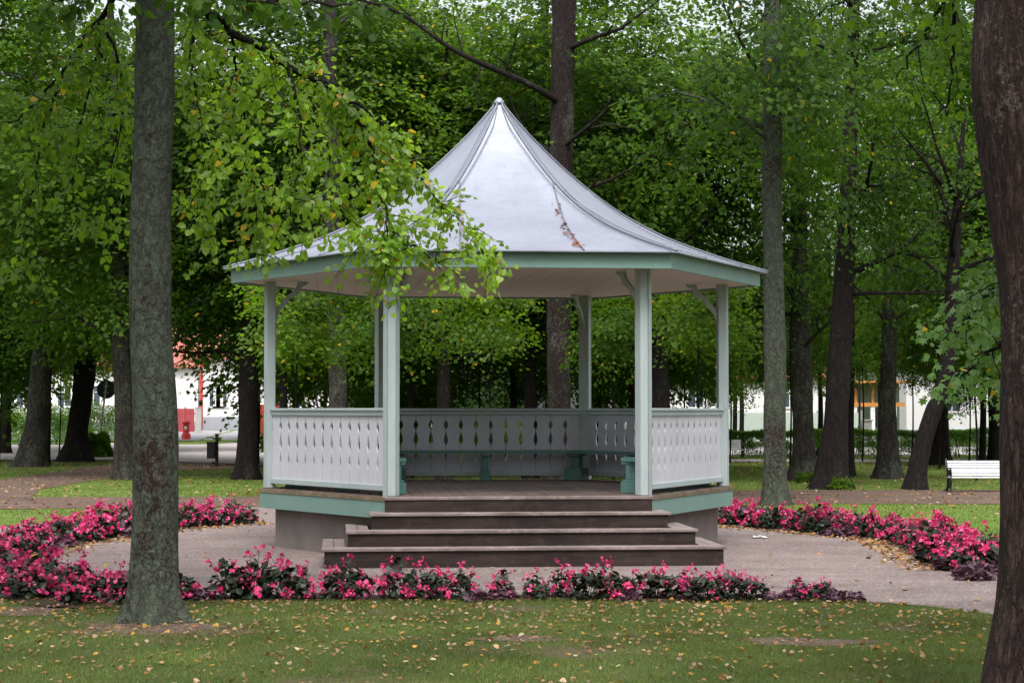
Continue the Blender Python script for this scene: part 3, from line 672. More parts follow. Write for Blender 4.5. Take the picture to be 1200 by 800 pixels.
# railings
def profile(half):      # cut-out profile of one board edge: (z from panel bottom, inset)
    return None
PB, PT = ZF+.125, ZF+.955
def inset(z):           # z 0..1 of the panel
    k = [(0, .004), (.14, .004), (.20, .004), (.24, .016), (.29, .024), (.33, .018), (.40, .004), (.455, .005), (.50, .022), (.545, .033), (.60, .027), (.66, .014), (.71, .005), (.745, .007), (.78, .026), (.82, .036), (.86, .027), (.895, .008), (.93, .004), (1, .004)]
    for (a, x), (b, y) in zip(k, k[1:]):
        if a <= z <= b: return x+(y-x)*(z-a)/(b-a)
    return .004
ZK = [0, .14, .20, .24, .265, .29, .33, .40, .455, .50, .52, .545, .57, .60, .66, .71, .745, .765, .78, .80, .82, .84, .86, .88, .895, .93, 1]
names = ['FR', 'R', 'BR', 'BL', 'L', 'FL']
for k in range(5):
    a0, a1 = ANG[names[k]], ANG[names[k+1]] if names[k+1] != 'FL' else 240
    A, B = hexpt(RP, a0), hexpt(RP, a1); t = (B-A).normalized(); nrm = Vector((t.y, -t.x, 0))   # outward
    if nrm.dot(A) < 0: nrm = -nrm
    e = .075; L = (B-A).length-2*e; O = A+t*e
    rl = MB(); Mx = Matrix(((t.x, nrm.x, 0), (t.y, nrm.y, 0), (0, 0, 1)))
    mid = (A+B)/2
    rl.box(mid+Vector((0, 0, ZF+1.03))+nrm*.0, (L, .11, .035), Mx, .006)
    rl.box(mid+Vector((0, 0, ZF+.984))+nrm*.0, (L, .07, .056), Mx, .004)
    rail = rl.build('railing', M['pale_teal_paint'], gaz)
    br = MB(); br.box(mid+Vector((0, 0, ZF+.095)), (L-.01, .075, .07), Mx, .005); br.build('bottom_rail', M['pale_teal_paint'], rail)
    nb = 13; bw = L/nb; pn = MB(); ps = 26; th = .011; Hh = PT-PB
    for i in range(nb):
        cx = O+t*(bw*(i+.5)); off = random.uniform(-.0015, .0015)
        vs = []
        for sg in (-1, 1):
            for z in ZK:
                hw = bw/2-inset(z)*(bw/.22)
                for lr in (-1, 1):
                    p = cx+t*(lr*hw)+nrm*(sg*th+off); vs.append((p.x, p.y, PB+z*Hh))
        nz = len(ZK); fs = []; o2 = nz*2
        for q in range(nz-1):
            fs.append([2*q, 2*q+1, 2*q+3, 2*q+2]); fs.append([o2+2*q+2, o2+2*q+3, o2+2*q+1, o2+2*q])
            fs.append([2*q+2, o2+2*q+2, o2+2*q, 2*q]); fs.append([2*q+1, o2+2*q+1, o2+2*q+3, 2*q+3])
        pn.add(vs, fs)
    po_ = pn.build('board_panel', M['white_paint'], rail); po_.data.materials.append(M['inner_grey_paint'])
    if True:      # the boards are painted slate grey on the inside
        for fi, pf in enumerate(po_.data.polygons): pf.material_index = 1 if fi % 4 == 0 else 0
# eaves
m = MB(); ring_wall(m, 3.56, 3.50, ZS-.02, ZS+.165); m.build('eaves_fascia', M['teal_paint'], gaz)
m = MB()
for i in range(26):      # soffit boards
    w = 7.0/26; xa, xb = -3.5+i*w+.002, -3.5+(i+1)*w-.002; ap = 3.5*math.cos(PI/6)
    f_ = lambda x: max(min(ap, (3.5-abs(x))*math.tan(PI/3)), 0)
    ya, yb = f_(xa), f_(xb)
    if max(ya, yb) < .02: continue
    m.prism([(xa, -ya), (xb, -yb), (xb, yb), (xa, ya)], ZS, ZS+.02)
m.build('soffit', M['soffit_paint'], gaz)
# roof
prof = [(3.665, 3.675), (3.2, 3.80), (2.8, 3.925), (2.42, 4.06), (2.13, 4.185), (1.69, 4.42), (1.27, 4.71), (.83, 5.08), (.40, 5.50), (.12, 5.82), (.045, 5.93)]
pr = [tuple(q) for q in smooth_poly(prof, 4)]
rf = MB(); vs = []; nn = len(pr)
for r, z in pr: vs += [hexpt(r, a, z) for a in (0, 60, 120, 180, 240, 300)]
fs = [[i*6+k, i*6+(k+1) % 6, (i+1)*6+(k+1) % 6, (i+1)*6+k] for i in range(nn-1) for k in range(6)]
b_ = len(vs); vs += [hexpt(3.665, a, 3.660) for a in (0, 60, 120, 180, 240, 300)]; fs += [[b_+k, b_+(k+1) % 6, (k+1) % 6, k] for k in range(6)]
b2 = len(vs); vs += [hexpt(3.50, a, 3.672) for a in (0, 60, 120, 180, 240, 300)]; fs += [[b2+k, b2+(k+1) % 6, b_+(k+1) % 6, b_+k] for k in range(6)]
rf.add(vs, fs); roof = rf.build('roof', M['zinc'], gaz)
for a in (0, 60, 120, 180, 240, 300):
    m = MB(); m.tube([hexpt(r*1.0, a, z+.012) for r, z in pr], .016, 6); m.tube([hexpt(r*1.0, a+4.2/max(r, .35), z+.006) for r, z in pr], .006, 5); m.tube([hexpt(r*1.0, a-4.2/max(r, .35), z+.006) for r, z in pr], .006, 5)
    m.build('ridge_seam', M['zinc_seam'], roof, True)
def roofz(ap_):           # height at apothem distance
    r = ap_/math.cos(PI/6)
    for (r1, z1), (r0, z0) in zip(pr, pr[1:]):
        if r0 <= r <= r1: return z0+(z1-z0)*(r-r0)/(r1-r0)
    return pr[-1][1]
seamlines = []
for a in range(30, 360, 60):
    for sx in (-1, 1):
        al = math.radians(a); u = Vector((math.cos(al), math.sin(al), 0)); v = Vector((-u.y, u.x, 0))
        pts = []
        a0 = .60/math.tan(PI/6); n_ = 24
        for i in range(n_+1):
            ap_ = a0+(3.665*math.cos(PI/6)-a0)*i/n_; s_ = sx*(.60+.13*i/n_); p = u*ap_+v*s_; pts.append((p.x, p.y, roofz(ap_)+.007))
        m = MB(); m.tube(pts, .011, 6); m.build('sheet_seam', M['zinc_seam'], roof, True)
        if a == 270: seamlines.append(pts)
m = MB(); m.lathe([(.02, 5.90), (.075, 5.91), (.07, 5.945), (.045, 5.975), (.03, 5.995), (.004, 6.005)], 16); m.build('finial_cap', M['zinc'], roof, True)
# brown leaves stuck along the seams (litter on the roof)
Rz = Matrix.Rotation(TH, 4, 'Z'); Tg = Matrix.Translation((CX, CY, 0)) @ Rz
Lp = []
for pts, cnt in ((seamlines[1], 60), (seamlines[0], 26)):
    for _ in range(cnt):
        i = random.uniform(.2, .98)*(len(pts)-1); j = int(i); p = Vector(pts[j]).lerp(Vector(pts[min(j+1, len(pts)-1)]), i-j)
        p = Tg @ (p+Vector((random.gauss(0, .025) + (-.03 if cnt == 60 else .03), 0, .012))); Lp.append(tuple(p))
Lp = np.array(Lp); N = len(Lp)
tag(link('roof_leaf_litter', leaf_mesh('litter', Lp, rv(N)*np.array([1, 1, .2]), np.array([0, -.5, 1])+rv(N, .3), .035*(.5+.9*rng.random(N)), 'round'), M['leaf_fallen_brown']), 'brown dead leaves lodged along the sheet seams of the metal roof', 'leaf litter', kind='stuff')
# steps: four-sided platforms, each with riser and plank treads
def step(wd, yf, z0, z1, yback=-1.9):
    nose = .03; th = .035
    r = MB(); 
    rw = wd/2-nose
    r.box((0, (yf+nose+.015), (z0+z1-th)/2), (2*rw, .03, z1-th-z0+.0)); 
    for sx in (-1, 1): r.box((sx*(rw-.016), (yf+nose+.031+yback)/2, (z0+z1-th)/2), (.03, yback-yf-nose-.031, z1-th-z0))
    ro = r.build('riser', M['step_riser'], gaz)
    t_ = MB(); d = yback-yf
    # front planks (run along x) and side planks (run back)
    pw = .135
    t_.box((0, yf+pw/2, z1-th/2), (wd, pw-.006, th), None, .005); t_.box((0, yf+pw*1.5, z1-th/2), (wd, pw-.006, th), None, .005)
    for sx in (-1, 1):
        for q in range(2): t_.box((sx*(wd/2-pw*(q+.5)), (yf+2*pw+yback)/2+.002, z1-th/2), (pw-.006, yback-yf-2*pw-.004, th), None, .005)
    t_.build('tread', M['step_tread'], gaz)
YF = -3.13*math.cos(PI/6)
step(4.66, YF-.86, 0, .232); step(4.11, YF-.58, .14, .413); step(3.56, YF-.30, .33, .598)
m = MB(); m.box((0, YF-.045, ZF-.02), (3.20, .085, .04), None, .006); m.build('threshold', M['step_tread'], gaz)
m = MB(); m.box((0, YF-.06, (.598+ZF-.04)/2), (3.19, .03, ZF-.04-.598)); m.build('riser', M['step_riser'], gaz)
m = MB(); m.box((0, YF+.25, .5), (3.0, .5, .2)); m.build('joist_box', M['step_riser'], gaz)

# bench running round the inside: five seats, pedestal legs
bn = empty('perimeter_bench', (CX, CY, ZF), TH); tag(bn, 'dark teal plank bench running round the inside of the gazebo along its railings', 'bench')
ZB = .44
for k in range(5):
    a0 = ANG[names[k]]; a1 = 240 if names[k+1] == 'FL' else ANG[names[k+1]]
    st = MB()
    for Ro, Ri in ((2.85, 2.70), (2.69, 2.54)):
        A, B, Cc, D = hexpt(Ro, a0), hexpt(Ro, a1), hexpt(Ri, a1), hexpt(Ri, a0)
        t = (B-A).normalized()
        e0 = .0; 
        if k == 0: A = A+t*.16; D = D+t*.10
        if k == 4: B = B-t*.16; Cc = Cc-t*.10
        st.prism([(q.x, q.y) for q in (A, B, Cc, D)], ZB-.045, ZB) 
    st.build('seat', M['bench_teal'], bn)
    rec = MB()
    pos_t = [.5]
    if k == 0: pos_t = [.09, .5]
    if k == 4: pos_t = [.5, .91]
    for tt in pos_t:
        A, B = hexpt(2.70, a0), hexpt(2.70, a1); c_ = A.lerp(B, tt); t = (B-A).normalized(); n_ = Vector((t.y, -t.x, 0)); Mx = Matrix(((t.x, n_.x, 0), (t.y, n_.y, 0), (0, 0, 1)))
        g = MB(); g.box(c_+Vector((0, 0, .07)), (.13, .28, .14), Mx, .008); g.box(c_+Vector((0, 0, .155)), (.105, .24, .03), Mx, .006); g.box(c_+Vector((0, 0, .262)), (.09, .16, .184), Mx, .006); g.box(c_+Vector((0, 0, .3745)), (.11, .27, .041), Mx, .005)
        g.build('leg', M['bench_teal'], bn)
for a in (0, 60, 120, 180):
    c_ = hexpt(2.68, a); ar = math.radians(a); Mx = Matrix.Rotation(ar, 3, 'Z')
    g = MB(); g.box(c_+Vector((0, 0, .09)), (.30, .26, .18), Mx, .008); g.box(c_+Vector((0, 0, .267)), (.16, .14, .174), Mx, .006); g.box(c_+Vector((0, 0, .3745)), (.27, .2, .041), Mx, .005); g.build('leg', M['bench_teal'], bn)

# ------------------------------------------------------------------ flowers
def begonia(seed, nfl, R=.21, Hh=.30, nleaf=120):
    global rng
    rng = np.random.default_rng(seed); r_ = random.Random(seed)
    lob = rv(7); lob[:, 2] = np.abs(lob[:, 2])*.8+.4; lob /= np.linalg.norm(lob, axis=1, keepdims=True)
    def dome(n, ex):
        u = rv(n); u[:, 2] = np.abs(u[:, 2])*1.1; u /= np.linalg.norm(u, axis=1, keepdims=True)
        s = 1+.35*np.max(np.clip(u@lob.T-.85, 0, 1)/.15, axis=1)-.12
        return u, u*np.array([R, R, Hh])*(s*ex)[:, None]
    u, p = dome(nleaf, .45+.55*rng.random(nleaf)**.5)
    p[:, 2] += .02
    d = u*np.array([1, 1, .2])+rv(nleaf, .45)+np.array([0, 0, -.3]); nm = u+np.array([0, -.0, .5])+rv(nleaf, .4)
    fm = leaf_mesh('foliage', p-d/np.linalg.norm(d, axis=1, keepdims=True)*.03, d, nm, .075*(.6+.6*rng.random(nleaf)), 'heart')
    u, p = dome(nfl, .98+.28*rng.random(nfl)); p[:, 2] += .025
    per = 9; N = nfl*per
    pc = np.repeat(p, per, 0)+rv(N, .020); uc = np.repeat(u, per, 0)
    d = rv(N)+uc*.2; nm = uc+rv(N, .5)
    sz = np.repeat(.65+.6*rng.random(nfl), per)*.033*(.7+.6*rng.random(N))
    bm = leaf_mesh('blossom', pc, d, nm, sz, 'round')
    # stems
    sb = MB()
    for i in range(min(nfl, 22)): sb.tube([(p[i][0]*.2, p[i][1]*.2, 0), (p[i][0]*.6, p[i][1]*.6, p[i][2]*.6), tuple(p[i])], [.005, .004, .002], 4)
    sm_ = bpy.data.meshes.new('stem'); sm_.from_pydata(sb.v, [], sb.f)
    for me_, m_ in ((fm, 'leaf_begonia'), (bm, 'petal_pink'), (sm_, 'leaf_begonia')): me_.materials.append(M[m_])
    return fm, bm, sm_
BEG_F = [begonia(500+i, 11+3*i, .20+.01*(i % 3), .27+.02*(i % 4), 130) for i in range(5)]      # front: fewer blossoms
BEG_R = [begonia(600+i, 15+4*i, .23, .25+.025*(i % 3), 150) for i in range(5)]                  # ring: full of blossom
def heuchera(seed):
    global rng
    rng = np.random.default_rng(seed); n = 90; u = rv(n); u[:, 2] = np.abs(u[:, 2]); u /= np.linalg.norm(u, axis=1, keepdims=True)
    p = u*np.array([.17, .17, .13])*(.5+.5*rng.random((n, 1))); d = u*np.array([1, 1, .1])+rv(n, .3)
    me_ = leaf_mesh('foliage', p, d, u+np.array([0, 0, .8])+rv(n, .4), .075*(.6+.5*rng.random(n)), 'maple'); me_.materials.append(M['leaf_purple']); return me_
HEU = [heuchera(700+i) for i in range(3)]
rng = np.random.default_rng(21)
def put_beg(x, y, var, s, label, group):
    r = empty('begonia_plant', (x, y, .012), random.uniform(0, 6.28)); r.scale = (s*random.uniform(.9, 1.1), s*random.uniform(.9, 1.1), s*random.uniform(.85, 1.15)); tag(r, label, 'flower', group)
    for nm_, me_ in zip(('foliage', 'blossom', 'stem'), var): link(nm_, me_, None, r)
def put_heu(x, y, s, label, group):
    o = link('coral_bells_plant', random.choice(HEU), None); o.location = (x, y, .012); o.rotation_euler.z = random.uniform(0, 6.28); o.scale = (s, s, s); tag(o, label, 'plant', group)
def walk(line, step_):
    pts = smooth_poly([tuple(G(*p))[:2] for p in line], 8); acc = 0; out = []
    for a, b in zip(pts, pts[1:]):
        L = np.linalg.norm(b-a)
        while acc < L: out.append((a+(b-a)*acc/L, (b-a)/L)); acc += step_
        acc -= L
    return out
fl_names = ['pink begonia in the front row by the lawn, left of the steps', 'pink begonia in the front row by the lawn, in the short clump before the steps', 'pink begonia in the front row by the lawn, right part before and beyond the steps']
GRP = ['front row begonias left of the steps', 'front row begonias before the steps', 'front row begonias at the right']
for i, ln in enumerate(FRONT):
    for (p, t) in walk(ln, .23):
        px_ = 600+p[0]/p[1]*F
        if any(abs(px_-g) < w_ for g, w_ in ((426, 11), (613, 13), (897, 14), (246, 8))): continue
        s = random.uniform(.68, .98)
        if px_ > 905: s *= .75
        if 600 < px_ < 680: s *= .8
        put_beg(p[0]+random.gauss(0, .04), p[1]+random.gauss(.0, .07), random.choice(BEG_F), s, fl_names[i], GRP[i])
for px_, py_ in ((418, 703), (560, 704), (590, 703), (735, 703), (808, 703), (900, 703), (928, 703), (975, 703), (1000, 704), (235, 703)):
    g_ = G(px_, py_); put_heu(g_.x, g_.y-.05, random.uniform(.6, .85), 'low purple leaved plant at the foot of the front row of begonias', 'purple leaved plants in the front row')
for nm_, ln, rows, lab in (('l', LEFT, (-.22, .15), 'bushy pink begonia in the curved bed at the left of the gravel'), ('r', RIGHT, (-.20, .17), 'bushy pink begonia in the curved bed at the right of the gravel')):
    for q, off in enumerate(rows):
        for (p, t) in walk(ln, .36):
            n_ = np.array([-t[1], t[0]]); pp = p+n_*(off+random.gauss(0, .05))
            px_ = 600+pp[0]/pp[1]*F
            if nm_ == 'l' and (134 < px_ < 150 or 56 < px_ < 70) and pp[1] > 22: continue
            if random.random() < .10: continue
            if math.hypot(pp[0]-G(909, 592).x, pp[1]-G(909, 592).y) < .35: continue
            put_beg(pp[0], pp[1], random.choice(BEG_R), random.uniform(.7, 1.1), lab, 'begonias in the %s curved bed' % ('left' if nm_ == 'l' else 'right'))
for px_, py_ in ((1085, 648), (1110, 667), (1135, 674), (1155, 674), (1165, 668), (975, 628), (990, 629), (1140, 679)):
    g_ = G(px_, py_); put_heu(g_.x, g_.y-.1, random.uniform(1, 1.3), 'low purple leaved plant edging the right curved bed', 'purple leaved plants in the right bed')
for px_, py_ in ((78, 640), (60, 646), (150, 628), (178, 712-85), (90, 700)):
    g_ = G(px_, py_); put_heu(g_.x, g_.y-.1, random.uniform(1, 1.3), 'low purple leaved plant edging the left curved bed', 'purple leaved plants in the left bed')

# ------------------------------------------------------------------ grass and fallen leaves
def on_paths(x, y, polys):
    r = np.zeros(len(x), bool)
    for p in polys: r |= inpoly(x, y, p)
    return r
def bare(x, y):      # worn patches: around the trunks and some spots
    b = np.hypot((x-b0.x)/1.15, (y-b0.y+.1)/.75)
    v = np.clip(1.25-b, 0, 1)
    for p_, q_, rx, ry in BARE[1:]:
        c_ = G(p_, q_); v = np.maximum(v, np.clip(1.5-np.hypot((x-c_.x)/rx, (y-c_.y)/ry), 0, .9))
    n = np.sin(x*1.3+1.2)*np.sin(y*1.9+.4)+.6*np.sin(x*3.1+y*2.3)+.35*np.sin(x*7.3-y*5.1)
    return np.clip(v+np.clip(n-1.0, 0, 1)*1.3, 0, 1)
def scatter_blades(name, n, x0, x1, y0, y1, hmin, hmax, wd, label):
    x = rng.uniform(x0, x1, n); y = np.sqrt(rng.uniform(y0**2, y1**2, n)); x = x*y
    keep = ~on_paths(x, y, PATHS) & (rng.random(n) > bare(x, y)*.95); x, y = x[keep], y[keep]; n = len(x)
    cl = .5+.5*np.sin(x*2.1+np.sin(y*1.7)*2)*np.sin(y*2.7+np.sin(x*1.3))
    h = (hmin+(hmax-hmin)*rng.random(n))*(.7+.5*cl)
    pos = np.stack([x, y, np.full(n, .004)], 1); d = np.array([0, 0, 1.0])+rv(n, .5); d[:, 2] = np.abs(d[:, 2])
    nm = rv(n); V0, Fs = SH['blade']
    old = SH['blade'][0].copy(); SH['blade'][0][0, 0] = -wd; SH['blade'][0][1, 0] = wd
    me_ = leaf_mesh(name, pos, d, nm, h, 'blade'); SH['blade'][0][:] = old
    tag(link(name, me_, M['grass_blade']), label, 'grass', kind='stuff')
scatter_blades('front_lawn_grass', 230000, -.34, .34, 11.6, 18.2, .018, .045, .07, 'short mown grass of the front lawn before the flower beds')
scatter_blades('far_lawn_grass', 190000, -.34, .34, 18, 72, .03, .06, .16, 'short bright grass of the lawns behind the gazebo')
x, y = [], []
def fallen(name, n, sampler, size, mat, label, polys_in=None, zoff=.012):
    x, y = sampler(n); N = len(x)
    z = np.array([gz(q) for q in y])+zoff+rng.random(N)*.012
    pos = np.stack([x, y, z], 1); d = rv(N)*np.array([1, 1, .25]); nm = np.array([0, 0, 1.0])+rv(N, .38)
    me_ = leaf_mesh(name, pos, d, nm, size*(.45+.75*rng.random(N)), 'heart', .3)
    tag(link(name, me_, M[mat]), label, 'fallen leaves', kind='stuff')
def s_lawn(n):
    y = np.sqrt(rng.uniform(11.6**2, 17.9**2, n)); x = rng.uniform(-.33, .33, n)*y
    cl = .5+.3*np.sin(x*2.3+1)*np.sin(y*3.1+x)+.3*np.sin(x*5.7-y*2)
    k = rng.random(n) < (.22+.78*np.clip((y-12.5)/4.5, 0, 1))*np.clip(cl+.15, .12, 1); 
    k &= ~on_paths(x, y, [GRAVEL]) | (rng.random(n) < .1)
    return x[k], y[k]
fallen('fallen_leaves_on_front_lawn', 10000, s_lawn, .037, 'leaf_fallen', 'scattered tan and yellow fallen leaves on the front lawn', zoff=.02)
def s_far(n):
    y = np.sqrt(rng.uniform(30**2, 70**2, n)); x = rng.uniform(-.33, .33, n)*y; k = ~on_paths(x, y, [STREET, GRAVEL]); return x[k], y[k]
fallen('fallen_leaves_on_far_lawn', 8000, s_far, .065, 'leaf_fallen', 'scattered yellow fallen leaves on the lawns and dirt path behind', zoff=.03)
def s_grav(n):
    y = rng.uniform(16, 33, n); x = rng.uniform(-.33, .33, n)*y; k = on_paths(x, y, [GRAVEL]); 
    r = np.hypot(x-CX, y-CY); k &= (r > 3.1); return x[k], y[k]
fallen('fallen_leaves_on_gravel', 520, s_grav, .05, 'leaf_fallen', 'a few tan fallen leaves on the gravel round the gazebo')
def s_edge(n):
    out = []
    for ln, w_ in ((RIGHT, .62), (LEFT, .6)):
        pts = walk(ln, .02); i = rng.integers(len(pts), size=n//2)
        for j in i:
            p, t = pts[j]; n_ = np.array([-t[1], t[0]]); s_ = 1
            c_ = np.array([CX, CY])-p; s_ = 1 if np.dot(n_, c_) > 0 else -1
            out.append(p+n_*s_*(w_+rng.normal()*.13))
    o = np.array(out); return o[:, 0], o[:, 1]
fallen('fallen_leaves_along_the_beds', 1700, s_edge, .055, 'leaf_fallen', 'orange fallen leaves drifted along the inner edge of the flower beds', zoff=.02)
# small white paper scrap on the gravel
g_ = G(890, 631); pp = MB(); r_ = random.Random(4)
vv = [(i*.05-.1+r_.uniform(-.01, .01), j*.05-.075+r_.uniform(-.01, .01), .02+r_.uniform(0, .035)) for j in range(4) for i in range(5)]
pp.add(vv, [[j*5+i, j*5+i+1, (j+1)*5+i+1, (j+1)*5+i] for j in range(3) for i in range(4)])
o = pp.build('paper_scrap', M['paper_white'], None, loc=g_); tag(o, 'small crumpled white paper scrap on the gravel right of the steps', 'litter')
o.modifiers.new('s', 'SOLIDIFY').thickness = .002

# ------------------------------------------------------------------ park benches
def park_bench(loc, rz, s, label):
    r = empty('park_bench', loc, rz); r.scale = (s, s, s); tag(r, label, 'bench', None)
    W = 1.8
    for z, y in ((.40, -.25), (.41, -.15), (.41, -.05), (.40, .05)):   # seat slats; front is -y
        m = MB(); m.box((0, y, z), (W, .075, .03), None, .008); m.build('seat_slat', M['bench_white'], r)
    for i in range(6):
        z = .47+i*.068; y = .12+i*.022; m = MB(); m.box((0, y, z), (W, .025, .056), Matrix.Rotation(-.3, 3, 'X'), .006); m.build('back_slat', M['bench_white'], r)
    for sx in (-.875, .875):
        m = MB(); t = .021
        def sp(c, r0_, a0, turns, sgn=1, n=16): return [(sx, c[0]+(r0_*(1-.75*i/n))*math.cos(a0+sgn*turns*2*PI*i/n), c[1]+(r0_*(1-.75*i/n))*math.sin(a0+sgn*turns*2*PI*i/n)) for i in range(n+1)]
        m.tube(smooth_poly([(sx, -.34, 0.012), (sx, -.27, .06), (sx, -.26, .2), (sx, -.30, .30), (sx, -.29, .38)], 4), .028, 7)
        m.tube(smooth_poly([(sx, .26, .012), (sx, .17, .06), (sx, .10, .2), (sx, .08, .34), (sx, .12, .5), (sx, .19, .70), (sx, .26, .86), (sx, .30, .88)], 4), .028, 7)
        m.tube([(sx, -.30, .375), (sx, -.1, .385), (sx, .10, .38)], .018, 7)
        m.tube(smooth_poly([(sx, -.28, .38), (sx, -.33, .5), (sx, -.30, .62), (sx, -.2, .66), (sx, -.02, .64), (sx, .16, .62)], 4), .018, 7)
        for c, r0_, a0, tn, sg in (((-.19, .52), .10, 0, 1.3, 1), ((-.02, .52), .09, PI, 1.3, -1), ((-.17, .2), .10, PI/2, 1.3, 1), ((0, .2), .09, PI/2, 1.3, -1), ((-.24, .09), .05, 0, 1.2, 1), ((.12, .08), .05, PI, 1.2, -1), ((-.08, .31), .06, 0, 1, 1)):
            m.tube(sp(c, r0_, a0, tn, sg), t, 6)
        m.tube([(sx, -.26, .15), (sx, -.1, .12), (sx, .1, .15)], .012, 6)
        m.build('cast_iron_side', M['black_metal'], r, True)
    return r
g1 = G(1113, 577); gA = G(1236, 577)
sB = .82
park_bench((g1.x+.90*sB*1.0, g1.y+.2, 0), math.radians(0), sB, 'white slatted park bench with black scrolled iron sides beside the big brown trunk')
g2 = G(872, 537.5)
park_bench((g2.x-.78, g2.y, 0), math.radians(8), .84, 'distant white park bench by the hedge showing just past the gazebo corner')

# ------------------------------------------------------------------ hedge, bushes
def hedge(name, A, B, h, w, nleaf, leaf, label, size=.055, stems=True, seed=1):
    global rng
    rng = np.random.default_rng(seed); A = Vector(A); B = Vector(B); L = (B-A).length; t = (B-A)/L; n_ = Vector((-t.y, t.x, 0))
    r = empty(name, A); tag(r, label, 'hedge')
    u = rng.random(nleaf)*L; z = rng.random(nleaf)**.55*h; top = rng.random(nleaf) < .35; z[top] = h-np.abs(rng.normal(size=top.sum()))*.06
    v = (rng.random(nleaf)-.5)*w
    hol = np.sin(u*2.9+np.sin(z*9))*np.sin(z*7+u*1.3)+.5*np.sin(u*9.1+z*5)
    keep = (hol+rng.normal(size=nleaf)*.3 > -.25) | (z > h*.8); u, z, v = u[keep], z[keep], v[keep]; N = len(u)
    z = z*(1+.04*np.sin(u*1.1)+.03*np.sin(u*3.7))+rng.normal(size=N)*.02
    pos = np.outer(u, np.array(t))+np.outer(v, np.array(n_))+np.outer(z, [0, 0, 1]); 
    me_ = leaf_mesh(name+'_leaves', pos, rv(N), np.array([0, -.3, .9])+rv(N, .7), size*(.6+.7*rng.random(N)), 'diamond')
    link('foliage', me_, leaf, r)
    if stems:
        s_ = MB(); rr = random.Random(seed)
        for i in range(int(L/.16)):
            p = t*rr.uniform(0, L)+n_*rr.uniform(-w/3, w/3); q = p+Vector((rr.uniform(-.15, .15), rr.uniform(-.1, .1), h*.85)); s_.tube([p, p.lerp(q, .5)+Vector((rr.uniform(-.05, .05), 0, 0)), q], [.014, .01, .004], 4)
        s_.build('stems', M['bark_dark'], r)
hA, hB = G(-0, 535), None
Yh2 = G(900, 535.5).y
hedge('hedge', ((420-600)/F*Yh2, Yh2+.3, 0), ((1420-600)/F*Yh2, Yh2+.3, 0), 1.02, .7, 170000, M['leaf_hedge'], 'long clipped green hedge with lacy gaps along the far side of the park', .06)
def bush(px, py, wpx, hpx, leaf, label, seed, n=9000, size=.055, group=None):
    global rng
    rng = np.random.default_rng(seed); b = G(px, py); R = wpx/2/F*b.y; Hh = hpx/F*b.y
    r = empty('bush', b); tag(r, label, 'bush', group)
    u = rv(n); u[:, 2] = np.abs(u[:, 2]); u /= np.linalg.norm(u, axis=1, keepdims=True)
    s = (.55+.45*rng.random(n)**.4)*(1+.10*np.sin(u[:, 0]*7+seed)+.10*np.sin(u[:, 2]*8+u[:, 1]*6))
    u2 = np.sign(u)*np.abs(u)**.8; p = u2*np.array([R, R*.8, Hh])*s[:, None]
    me_ = leaf_mesh('bushleaves', p, rv(n)+u, u+np.array([0, 0, .5])+rv(n, .5), size*(.6+.7*rng.random(n)), 'diamond'); link('foliage', me_, leaf, r)
    m = MB(); rr = random.Random(seed)
    for i in range(9): m.tube([(0, 0, 0), (rr.uniform(-.3, .3)*R, rr.uniform(-.3, .3)*R, Hh*.4), (rr.uniform(-.7, .7)*R, rr.uniform(-.5, .5)*R, Hh*.85)], [.02, .014, .004], 5)
    m.build('stems', M['bark_dark'], r)
for i, (px, py, w, h, lf, lab) in enumerate([
    (8, 522, 52, 46, 'leaf_hedge', 'round bush at the left edge of the photo beyond the thick grey trunk'),
    (66, 522, 48, 44, 'leaf_hedge', 'round bush between the thick grey trunk and the dark knobbly one'),
    (122, 519, 60, 44, 'leaf_hedge', 'round bush behind the pole of the round sign'),
    (114, 536, 34, 27, 'leaf_linden', 'small loose bush at the foot of the round sign'),
    (308, 531, 30, 40, 'leaf_linden', 'bright bush just left of the gazebo beyond the slim dark trunk'),
    (570, 533, 110, 80, 'leaf_light', 'large pale green shrub seen through the gazebo left of its middle'),
    (715, 533, 90, 84, 'leaf_light', 'large pale green shrub seen between the right back post and front post of the gazebo'),
    (460, 536, 90, 60, 'leaf_linden', 'green shrub seen through the gazebo beside its left front post'),
    (985, 574, 26, 13, 'leaf_linden', 'leafy suckers at the foot of the widest dark trunk'),
    (946, 566, 26, 11, 'leaf_linden', 'leafy suckers at the foot of the grey trunk beside the widest one'),
  ]): bush(px, py, w, h, M[lf], lab, 40+i, 16000 if w > 80 else (15000 if w > 30 else 900), .08 if w > 80 else .065)

# ------------------------------------------------------------------ street furniture
g_ = G(254, 546.5); b = empty('litter_bin', g_); tag(b, 'black litter bin hung on a dark post beside the path at left', 'litter bin')
s = g_.y/F
m = MB(); m.tube([(0, 0, -.1), (0, 0, 37*s)], .055, 10); m.tube([(0, 0, 37*s), (0, 0, 38.5*s)], .065, 10); m.build('post', M['black_metal'], b)
m = MB(); m.prism([(-.30, -.14), (-.06, -.16), (-.06, .16), (-.30, .14)], 9.5*s, 28*s); m.prism([(-.31, -.15), (-.055, -.17), (-.055, .17), (-.31, .15)], 28*s, 29*s); m.build('bin_box', M['black_metal'], b)
m = MB(); m.tube(smooth_poly([(0, 0, 33*s), (-.12, 0, 33.6*s), (-.26, 0, 34.3*s)], 4), [.02]*9, 6); m.box((-.19, 0, 33.9*s), (.24, .26, .02), Matrix.Rotation(.15, 3, 'Y'), .004); m.build('rain_hood', M['black_metal'], b)
m = MB(); m.box((-.10, 0, 4.5*s), (.12, .05, .05), Matrix.Rotation(.6, 3, 'Y')); m.build('bracket', M['black_metal'], b)
g_ = G(113.5, 536); sg_ = empty('traffic_sign', g_); tag(sg_, 'round traffic sign seen from its dark back on a leaning pole by the bushes', 'road sign')
